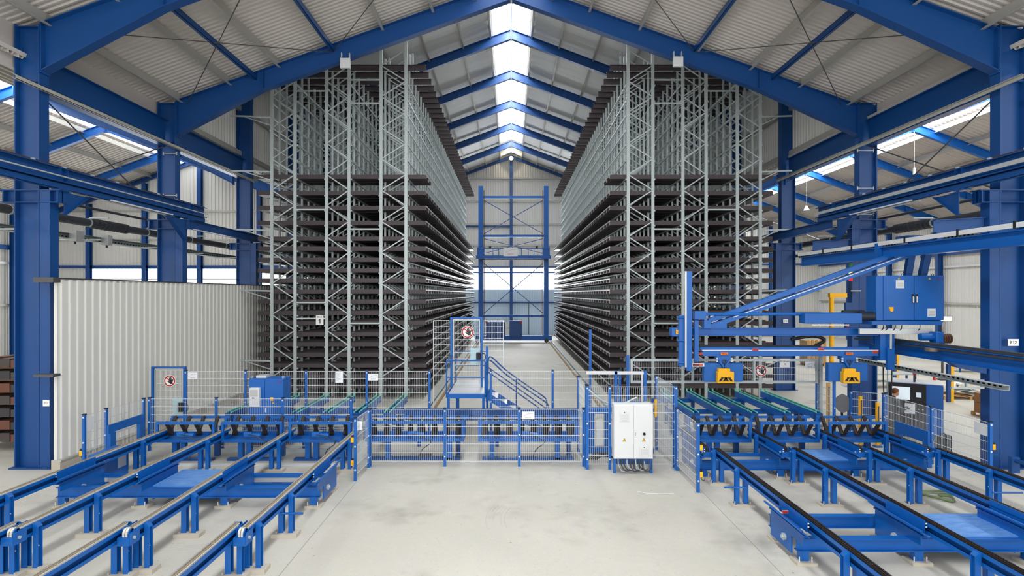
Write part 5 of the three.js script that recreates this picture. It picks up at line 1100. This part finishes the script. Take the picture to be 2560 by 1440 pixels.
{
  const t = thing('person', 'person with short reddish hair and dark grey shirt bending towards the console screen', 'person');
  // body as one continuous surface
  const J = { head: [0.16, 1.36, 0], neck: [0.08, 1.24, 0], chest: [0.02, 1.06, 0], belly: [-0.06, 0.86, 0], hip: [-0.12, 0.74, 0] };
  const bones = [[J.neck, J.chest, 0.055, 0.12], [J.chest, J.belly, 0.14, 0.135], [J.belly, J.hip, 0.135, 0.14]];
  for (const s of [-1, 1]) {
    bones.push([[0.02, 1.12, s * 0.08], [0.02, 1.12, s * 0.17], 0.075, 0.06], [[0.02, 1.12, s * 0.18], [0.12, 0.86, s * 0.22], 0.055, 0.045], [[0.12, 0.86, s * 0.22], [0.36, 0.9, s * 0.16], 0.042, 0.032], [[0.36, 0.9, s * 0.16], [0.44, 0.92, s * 0.15], 0.034, 0.028]);
    bones.push([[-0.12, 0.74, s * 0.09], [-0.04, 0.42, s * 0.1], 0.095, 0.065], [[-0.04, 0.42, s * 0.1], [-0.1, 0.07, s * 0.1], 0.062, 0.045], [[-0.1, 0.05, s * 0.1], [0.08, 0.04, s * 0.11], 0.045, 0.038]);
    for (let f = 0; f < 4; f++) bones.push([[0.44, 0.925 - f * 0.008, s * 0.15 + (f - 1.5) * 0.02], [0.5 - Math.abs(f - 1.4) * 0.008, 0.9 - f * 0.006, s * 0.15 + (f - 1.5) * 0.022], 0.011, 0.009]);
    bones.push([[0.41, 0.93, s * 0.13], [0.46, 0.94, s * 0.11], 0.013, 0.01]);
  }
  const head = [[J.head, [0.15, 1.42, 0], 0.082, 0.088], [[0.19, 1.31, 0], J.head, 0.055, 0.07], [[0.235, 1.36, 0], [0.25, 1.335, 0], 0.012, 0.016], [J.neck, [0.14, 1.32, 0], 0.05, 0.05]];
  for (const s of [-1, 1]) head.push([[0.14, 1.37, s * 0.085], [0.135, 1.34, s * 0.088], 0.016, 0.012]);
  const field = (bones, k) => (x, y, z) => {
    let d = 1e3;
    for (const [a, b, ra, rb] of bones) {
      const bx_ = b[0] - a[0], by = b[1] - a[1], bz = b[2] - a[2], L = bx_ * bx_ + by * by + bz * bz || 1e-6;
      const u = Math.min(1, Math.max(0, ((x - a[0]) * bx_ + (y - a[1]) * by + (z - a[2]) * bz) / L));
      const e = Math.hypot(x - a[0] - bx_ * u, y - a[1] - by * u, z - a[2] - bz * u) - (ra + (rb - ra) * u);
      const h = Math.max(k - Math.abs(d - e), 0) / k; d = Math.min(d, e) - h * h * k / 4;
    }
    return d;
  };
  function surface(f, c, half, res) {
    const mc = new MarchingCubes(res, new THREE.MeshStandardMaterial(), false, false, 200000);
    mc.isolation = 0; let i = 0;
    for (let z = 0; z < res; z++) for (let y = 0; y < res; y++) for (let x = 0; x < res; x++) mc.field[i++] = -f(c[0] + (x / (res / 2) - 1) * half, c[1] + (y / (res / 2) - 1) * half, c[2] + (z / (res / 2) - 1) * half);
    mc.update();
    const g = new THREE.BufferGeometry(), n = mc.count * 3;
    g.setAttribute('position', new THREE.BufferAttribute(mc.positionArray.slice(0, n), 3));
    g.setAttribute('normal', new THREE.BufferAttribute(mc.normalArray.slice(0, n), 3));
    g.setAttribute('uv', new THREE.BufferAttribute(new Float32Array(mc.count * 2), 2));
    g.scale(half, half, half); g.translate(...c);
    return g;
  }
  const T = new THREE.Matrix4().makeRotationY(0.35).setPosition(11.3, 0, -17.9);
  const body = surface(field(bones, 0.05), [0.12, 0.68, 0], 0.72, 96).applyMatrix4(T);
  const skull = surface(field(head, 0.03), [0.16, 1.36, 0], 0.2, 56).applyMatrix4(T);
  mesh('body', body, mat(C(70, 74, 80), 0.85), t);
  const h = mesh('head', skull, mat(C(206, 150, 120), 0.6), t);
  const hair = surface((x, y, z) => { const d = Math.hypot(x - 0.145, y - 1.405, z) - 0.101; return Math.max(d, 1.375 - y + (x - 0.1) * 0.9); }, [0.15, 1.4, 0], 0.14, 44).applyMatrix4(T);
  mesh('hair', hair, mat(C(122, 70, 44), 0.85), h);
  mesh('eye', [-1, 1].map((s) => new THREE.SphereGeometry(0.01, 8, 6).translate(0.238, 1.375, s * 0.03).applyMatrix4(T)), black, h);
  mesh('mouth', new THREE.BoxGeometry(0.01, 0.007, 0.04).translate(0.235, 1.302, 0).applyMatrix4(T), mat(C(150, 80, 72), 0.6), h);
  settle(t);
}
{
  const t = thing('office_chair', 'grey plastic backed office chair by the second right column', 'chair'), x = 10.05, d = 18.3;
  mesh('backrest', [new THREE.CylinderGeometry(0.24, 0.22, 0.07, 24).scale(1, 1, 1.15).rotateX(Math.PI / 2 - 0.1).translate(x, 0.98, -d)], mat(C(120, 122, 128), 0.6), t);
  mesh('seat', rbx(x - 0.24, x + 0.24, 0.46, 0.54, d - 0.5, d - 0.02, 0.03), mat(C(70, 72, 78), 0.8), t);
  mesh('back_bar', bar(V(x, 0.5, d), V(x, 0.9, d + 0.04), 0.06, 0.03), black, t);
  mesh('pillar', rod(V(x, 0.1, d - 0.25), V(x, 0.46, d - 0.25), 0.03, 10), galv, t);
  for (let i = 0; i < 5; i++) { const a = i * 1.2566; mesh('base_arm', bar(V(x, 0.1, d - 0.25), V(x + 0.28 * Math.cos(a), 0.07, d - 0.25 + 0.28 * Math.sin(a)), 0.04, 0.03), black, t); mesh('caster', new THREE.SphereGeometry(0.03, 10, 8).translate(x + 0.28 * Math.cos(a), 0.03, -(d - 0.25 + 0.28 * Math.sin(a))), black, t); }
  settle(t);
}
{
  const t = thing('tool_bag', 'dark grey bag standing on the floor in front of the console', 'bag'), x = 11.75, d = 16.4;
  mesh('bag', rbx(x - 0.21, x + 0.21, 0, 0.47, d - 0.09, d + 0.09, 0.06), mat(C(66, 68, 72), 0.9), t);
  mesh('handle', new THREE.TorusGeometry(0.06, 0.012, 6, 14, Math.PI).translate(x, 0.46, -d), black, t);
  mesh('zip', bx(x - 0.18, x + 0.18, 0.36, 0.375, d - 0.094, d - 0.088), black, t);
  settle(t);
}
for (const [x, d, h, w] of [[9.1, 17.3, 1.75, 'hanging below the right magnet'], [9.85, 17.0, 1.42, 'left of the second right column'], [10.3, 16.95, 1.25, 'beside the outer right fence']]) {
  const t = thing('light_curtain_post', `slim yellow sensor post ${w}`, 'post', 'yellow sensor posts');
  mesh('housing', rbx(x - 0.04, x + 0.04, 0.04, h, d - 0.04, d + 0.04, 0.008), yellow, t);
  mesh('sensor_window', bx(x - 0.02, x + 0.02, 0.2, h - 0.1, d - 0.046, d - 0.04), darkGrey, t);
  mesh('foot', bx(x - 0.09, x + 0.09, 0, 0.04, d - 0.09, d + 0.09), blue, t); settle(t);
}
{ // green lifting straps on the floor
  const straw = mat(C(104, 122, 84), 0.85);
  const t = thing('lifting_strap', 'crumpled green lifting strap lying on the floor at right', 'strap');
  mesh('band', [tube([V(8.75, 0.03, 12.9), V(8.9, 0.05, 12.55), V(9.1, 0.03, 12.42), V(9.2, 0.06, 12.6), V(9.05, 0.05, 12.75), V(9.3, 0.03, 12.85), V(9.55, 0.04, 12.85)], 0.026, 6, 60), tube([V(8.75, 0.04, 13.0), V(9.1, 0.05, 12.98), V(9.5, 0.04, 13.0), V(9.62, 0.03, 12.7), V(9.8, 0.05, 12.45), V(10.0, 0.03, 12.5), V(9.85, 0.07, 12.7)], 0.026, 6, 60)], straw, t);
  mesh('end_loop', tube([V(9.85, 0.03, 12.7), V(9.7, 0.05, 12.8), V(9.75, 0.03, 12.95)], 0.03, 6, 20), straw, t);
  settle(t);
}
{
  const t = thing('barrier_rail', 'low blue tube rail at the foot of the first right column', 'rail');
  mesh('tube', rod(V(12.1, 0.3, 14.5), V(12.35, 0.3, 12.2), 0.05, 12), blueHall, t);
  mesh('bracket', bx(12.0, 12.2, 0, 0.38, 14.45, 14.55), blueHall, t); mesh('leg', bx(12.3, 12.4, 0, 0.27, 12.3, 12.4), blueHall, t); settle(t);
  single('paper_strip', 'crumpled white strip on the floor before the white cabinet', 'litter', tube([V(2.75, 0.01, 13.1), V(2.9, 0.012, 12.98), V(3.05, 0.01, 12.95), V(3.3, 0.014, 12.93), V(3.5, 0.01, 12.96)], 0.009, 5, 20), white);
  single('floor_cable', 'loop of black cable on the floor by the outermost left rail', 'cable', tube([V(-9.75, 0.02, 14.5), V(-9.8, 0.3, 14.6), V(-9.72, 0.42, 14.7), V(-9.65, 0.3, 14.75), V(-9.7, 0.02, 14.8)], 0.014, 6, 30), black);
  single('metal_offcut', 'short rusty offcut lying behind the low middle fence', 'offcut', rbx(-2.45, -2.1, 0.0, 0.07, 15.9, 16.0, 0.01), mat(C(110, 96, 86), 0.8));
}
// ---------------------------------------------------------------- lamps
{
  const glowWarm = new THREE.MeshStandardMaterial({ color: 0xffffff, emissive: new THREE.Color(1.0, 0.82, 0.55), emissiveIntensity: 8 });
  const t = thing('flood_lamp', 'glowing round flood lamp high on the far gable wall', 'lamp');
  mesh('housing', rod(V(0, 18.3, 62.2), V(0, 18.3, 62.55), 0.22, 20), darkGrey, t);
  mesh('lamp_glass', disc(V(0, 18.3, 62.16), V(0, 18.3, 62.19), 0.2, 24), glowWarm, t); settle(t);
  const l = new THREE.PointLight(new THREE.Color(1, 0.85, 0.6), 5); l.position.set(0, 18.3, -62.0); scene.add(l);
  const u = thing('flood_lamp', 'glowing warm work lamp on a pole beside the right gantry cabinet', 'lamp');
  mesh('pole', rod(V(21.6, 0, 30.2), V(21.6, 3.1, 30.2), 0.05, 10), darkGrey, u);
  mesh('foot', bx(21.35, 21.85, 0, 0.05, 29.95, 30.45), darkGrey, u);
  mesh('housing', rbx(21.3, 21.9, 2.95, 3.2, 29.92, 30.15, 0.02), darkGrey, u);
  mesh('lamp_glass', bx(21.35, 21.85, 2.98, 3.17, 29.9, 29.915), glowWarm, u); settle(u);
  const k = new THREE.PointLight(new THREE.Color(1, 0.78, 0.5), 8); k.position.set(21.6, 3.07, -29.5); scene.add(k);
}
for (const [x, d, y, w] of [[-5.67, 20.6, 12.35, 'left'], [5.7, 20.6, 12.4, 'right']]) {
  const t = thing('wireless_box', `pale square box on the underside of the second near rafter, ${w} side`, 'box', 'pale boxes on the rafter');
  mesh('box', rbx(x - 0.17, x + 0.17, y - 0.34, y, d - 0.06, d + 0.06, 0.015), mat(C(205, 206, 206), 0.5), t);
  mesh('bracket', [bx(x - 0.15, x - 0.12, y - 0.02, y + 0.2, d, d + 0.1), bx(x + 0.12, x + 0.15, y - 0.02, y + 0.2, d, d + 0.1)], galv, t); settle(t);
}
{ // signal tower on the second right column
  const t = thing('signal_tower', 'red and green signal light tower by the second right column', 'signal light'), x = 11.6, d = 20.6, y = 4.75;
  mesh('pole', rod(V(x, y - 0.35, d), V(x, y, d), 0.02, 8), darkGrey, t);
  mesh('red_lamp', rod(V(x, y, d), V(x, y + 0.22, d), 0.06, 14), new THREE.MeshStandardMaterial({ color: C(200, 30, 40), emissive: C(230, 40, 50), emissiveIntensity: 0.8 }), t);
  mesh('yellow_lamp', rod(V(x, y + 0.22, d), V(x, y + 0.4, d), 0.06, 14), new THREE.MeshStandardMaterial({ color: C(220, 190, 60), emissive: C(255, 220, 120), emissiveIntensity: 1.2 }), t);
  mesh('green_lamp', rod(V(x, y + 0.4, d), V(x, y + 0.6, d), 0.06, 14), mat(C(30, 120, 60), 0.4), t);
  mesh('arm', [bx(x, 11.95, y - 0.36, y - 0.32, d - 0.02, d + 0.02), bx(11.9, 11.95, y - 0.36, y - 0.32, d, d + 0.24)], galv, t); settle(t);
}
for (const [x, d, w] of [[22, 32.9, 'nearer'], [22, 44.9, 'farther']]) { // pendant sensors from the right ridge
  const t = thing('pendant_sensor', `${w} white pendant hanging from the right nave ridge on a thin wire`, 'pendant', 'white pendants');
  const y = d < 40 ? 11.0 : 10.7;
  mesh('wire', rod(V(x, y, d), V(x, 13.19, d), 0.012), white, t);
  mesh('bell', [new THREE.CylinderGeometry(0.06, d < 40 ? 0.08 : 0.22, 0.35, 16).translate(x, y, -d)], white, t); settle(t);
}
// ---------------------------------------------------------------- stock and goods in the side naves
{ // steel bundles in a rack at far left
  for (let i = 0; i < 7; i++) {
    const y = 0.25 + i * 0.34, t = thing('steel_bundle', `bundle of brown steel bars at far left, ${ORD[i]} layer from the floor`, 'steel bars', 'steel bar bundles at far left');
    for (let k = 0; k < 6; k++) mesh('bar', bx(-14.9 + k * 0.3, -14.63 + k * 0.3, y, y + 0.2 + (k % 2) * 0.04, 16.5, 22.5), [mat(C(78, 70, 68), 0.6, 0.3), mat(C(112, 72, 58), 0.7, 0.2), mat(C(64, 62, 64), 0.6, 0.3)][(i + k) % 3], t);
    settle(t);
    if (i < 6) for (const d of [17, 21.5]) single('timber_spacer', `timber batten above the ${ORD[i]} steel layer at far left, ${d < 20 ? 'near' : 'far'} end`, 'batten', bx(-14.95, -13.1, y + 0.245, y + 0.335, d, d + 0.1), wood, 'battens in the steel stack');
    else continue;
  }
  for (const d of [17.1, 21.6]) single('timber_spacer', `timber batten under the steel stack on the floor at far left, ${d < 20 ? 'near' : 'far'} end`, 'batten', bx(-14.95, -13.1, 0.13, 0.245, d, d + 0.12), wood, 'battens in the steel stack');
  for (const d of [18.2, 20.6]) { const t = thing('stanchion', `dark upright holding the steel stack at far left, ${d < 19 ? 'near' : 'far'} one`, 'post', 'stanchions of the steel stack'); mesh('upright', bx(-13.02, -12.9, 0, 2.9, d, d + 0.12), darkGrey, t); mesh('foot', bx(-13.3, -12.85, 0, 0.1, d - 0.05, d + 0.17), darkGrey, t); settle(t); }
}
function pallet(label, x, d, w, l) {
  const t = thing('pallet', label, 'pallet', 'wooden pallets');
  for (let i = 0; i < 5; i++) mesh('deck_board', bx(x + i * w / 5 + 0.01, x + (i + 0.75) * w / 5, 0.12, 0.144, d, d + l), wood, t);
  for (const k of [0, 0.45, 0.9]) { mesh('block', [0, 0.45, 0.9].map((j) => bx(x + k * w * 0.98, x + k * w * 0.98 + 0.1, 0.022, 0.12, d + j * l, d + j * l + 0.1)), wood, t); }
  mesh('bottom_board', [0, 0.45, 0.9].map((k) => bx(x + k * w * 0.98, x + k * w * 0.98 + 0.1, 0, 0.022, d, d + l)), wood, t);
  return settle(t);
}
pallet('low wooden pallet carrying folded sheet metal right of the console', 17.6, 24.5, 2.4, 1.0);
{ const t = thing('sheet_scrap', 'pile of bent grey metal sheets on the low pallet', 'sheet metal');
  for (let i = 0; i < 9; i++) { const g = new THREE.BoxGeometry(0.5 + rnd() * 0.9, 0.012, 0.3 + rnd() * 0.4); g.rotateZ((rnd() - 0.5) * 0.9); g.rotateY(rnd() * 3); g.translate(18.3 + rnd() * 0.9, 0.3 + rnd() * 0.25, -(24.8 + rnd() * 0.4)); mesh('sheet', g, galv, t); } settle(t); t.position.y = 0.146; }
pallet('wooden pallet under the brown cartons near the first right column', 16.4, 20.6, 1.0, 0.9);
for (let i = 0; i < 4; i++) single('carton', `brown carton on the pallet near the right column, ${['lower left', 'lower right', 'upper left', 'upper right'][i]}`, 'carton', rbx(16.43 + (i % 2) * 0.48, 16.88 + (i % 2) * 0.48, 0.146 + (i > 1 ? 0.34 : 0), 0.476 + (i > 1 ? 0.34 : 0), 20.65, 21.4, 0.01), cardboard, 'brown cartons on a pallet');
{ // traffic cone
  const t = thing('traffic_cone', 'red and white traffic cone far behind the right runway', 'cone'), x = 18.6, d = 26.5;
  mesh('base', bx(x - 0.2, x + 0.2, 0, 0.04, d - 0.2, d + 0.2), red, t);
  mesh('lower_cone', new THREE.CylinderGeometry(0.12, 0.17, 0.22, 16).translate(x, 0.15, -d), red, t);
  mesh('white_band', new THREE.CylinderGeometry(0.08, 0.12, 0.2, 16).translate(x, 0.36, -d), white, t);
  mesh('upper_cone', new THREE.CylinderGeometry(0.03, 0.08, 0.24, 16).translate(x, 0.58, -d), red, t); settle(t);
}
for (const [x, d, w] of [[17.4, 24.0, 'nearer'], [19.4, 30.5, 'farther']]) { const t = thing('bollard', `${w} yellow topped blue bollard in the right nave`, 'bollard', 'bollards in the right nave'); mesh('post', bx(x - 0.06, x + 0.06, 0, 1.5, d - 0.06, d + 0.06), blueHall, t); mesh('yellow_sleeve', bx(x + 0.07, x + 0.19, 0, 1.5, d - 0.06, d + 0.06), yellow, t); settle(t); }
function bench(label, x0, x1, d, h, m) { const t = thing('work_bench', label, 'bench', 'work benches in the right nave'); mesh('top', bx(x0, x1, h, h + 0.06, d, d + 0.8), m, t); for (const x of [x0 + 0.1, x1 - 0.15]) for (const k of [0.05, 0.65]) mesh('leg', bx(x, x + 0.07, 0, h, d + k, d + k + 0.07), blueHall, t); mesh('shelf', bx(x0 + 0.1, x1 - 0.1, 0.25, 0.28, d + 0.05, d + 0.75), m, t); return settle(t); }
bench('long grey work bench at the far side of the right nave', 24.5, 29.0, 33, 0.85, aluminium);
bench('low bench with pale top behind the lower runway', 15.8, 18.6, 27.5, 0.6, galv);
for (const [i, x] of [25.0, 26.2, 27.6].entries()) single('bench_box', `${['red', 'grey', 'blue'][i]} box standing on the long bench in the right nave`, 'box', rbx(x, x + 0.7, 0.91, 1.25 + 0.1 * i, 33.1, 33.6, 0.02), [red, darkGrey, blue][i]);
{ // wooden crate far behind the manipulator
  const t = thing('wooden_crate', 'pale wooden crate far behind the gantry boom', 'crate');
  mesh('panel', bx(17.7, 18.8, 0.12, 1.5, 36, 37), mat(C(222, 190, 140), 0.8), t);
  for (let i = 0; i < 5; i++) mesh('slat', bx(17.66 + i * 0.25, 17.8 + i * 0.25, 0.1, 1.55, 35.96, 36), wood, t);
  for (const x of [17.75, 18.65]) mesh('skid', bx(x, x + 0.1, 0, 0.12, 36, 37), wood, t); settle(t);
}
{ // yellow jib crane column
  const t = thing('jib_column', 'yellow jib crane column standing behind the second right column', 'column'), x = 18.6, d = 35;
  mesh('column', rod(V(x, 0, d), V(x, 4.2, d), 0.13, 18), yellow, t); mesh('head', bx(x - 0.15, x + 0.9, 4.1, 4.35, d - 0.12, d + 0.12), yellow, t); mesh('foot', disc(V(x, 0, d), V(x, 0.04, d), 0.35, 20), darkGrey, t); settle(t);
}
{ // control panel on the second right column
  const t = thing('wall_control_box', 'small dark control box with yellow label on the second right column', 'control box'), x = 11.62, d = 20.7;
  mesh('box', rbx(x - 0.13, x + 0.13, 3.1, 4.0, d, d + 0.12, 0.01), blueHall, t); mesh('yellow_label', bx(x - 0.1, x + 0.08, 3.55, 3.7, d - 0.006, d), yellow, t);
  mesh('socket', [bx(x - 0.11, x - 0.02, 3.38, 3.5, d - 0.03, d), bx(x + 0.02, x + 0.11, 3.38, 3.5, d - 0.03, d)], white, t); mesh('emergency_button', disc(V(x - 0.09, 3.2, d - 0.05), V(x - 0.09, 3.2, d), 0.035), red, t); settle(t);
}
scene.traverse((o) => { if (o.isPointLight || o.isDirectionalLight || o.isSpotLight) o.castShadow = true; });
renderer.render(scene, camera);
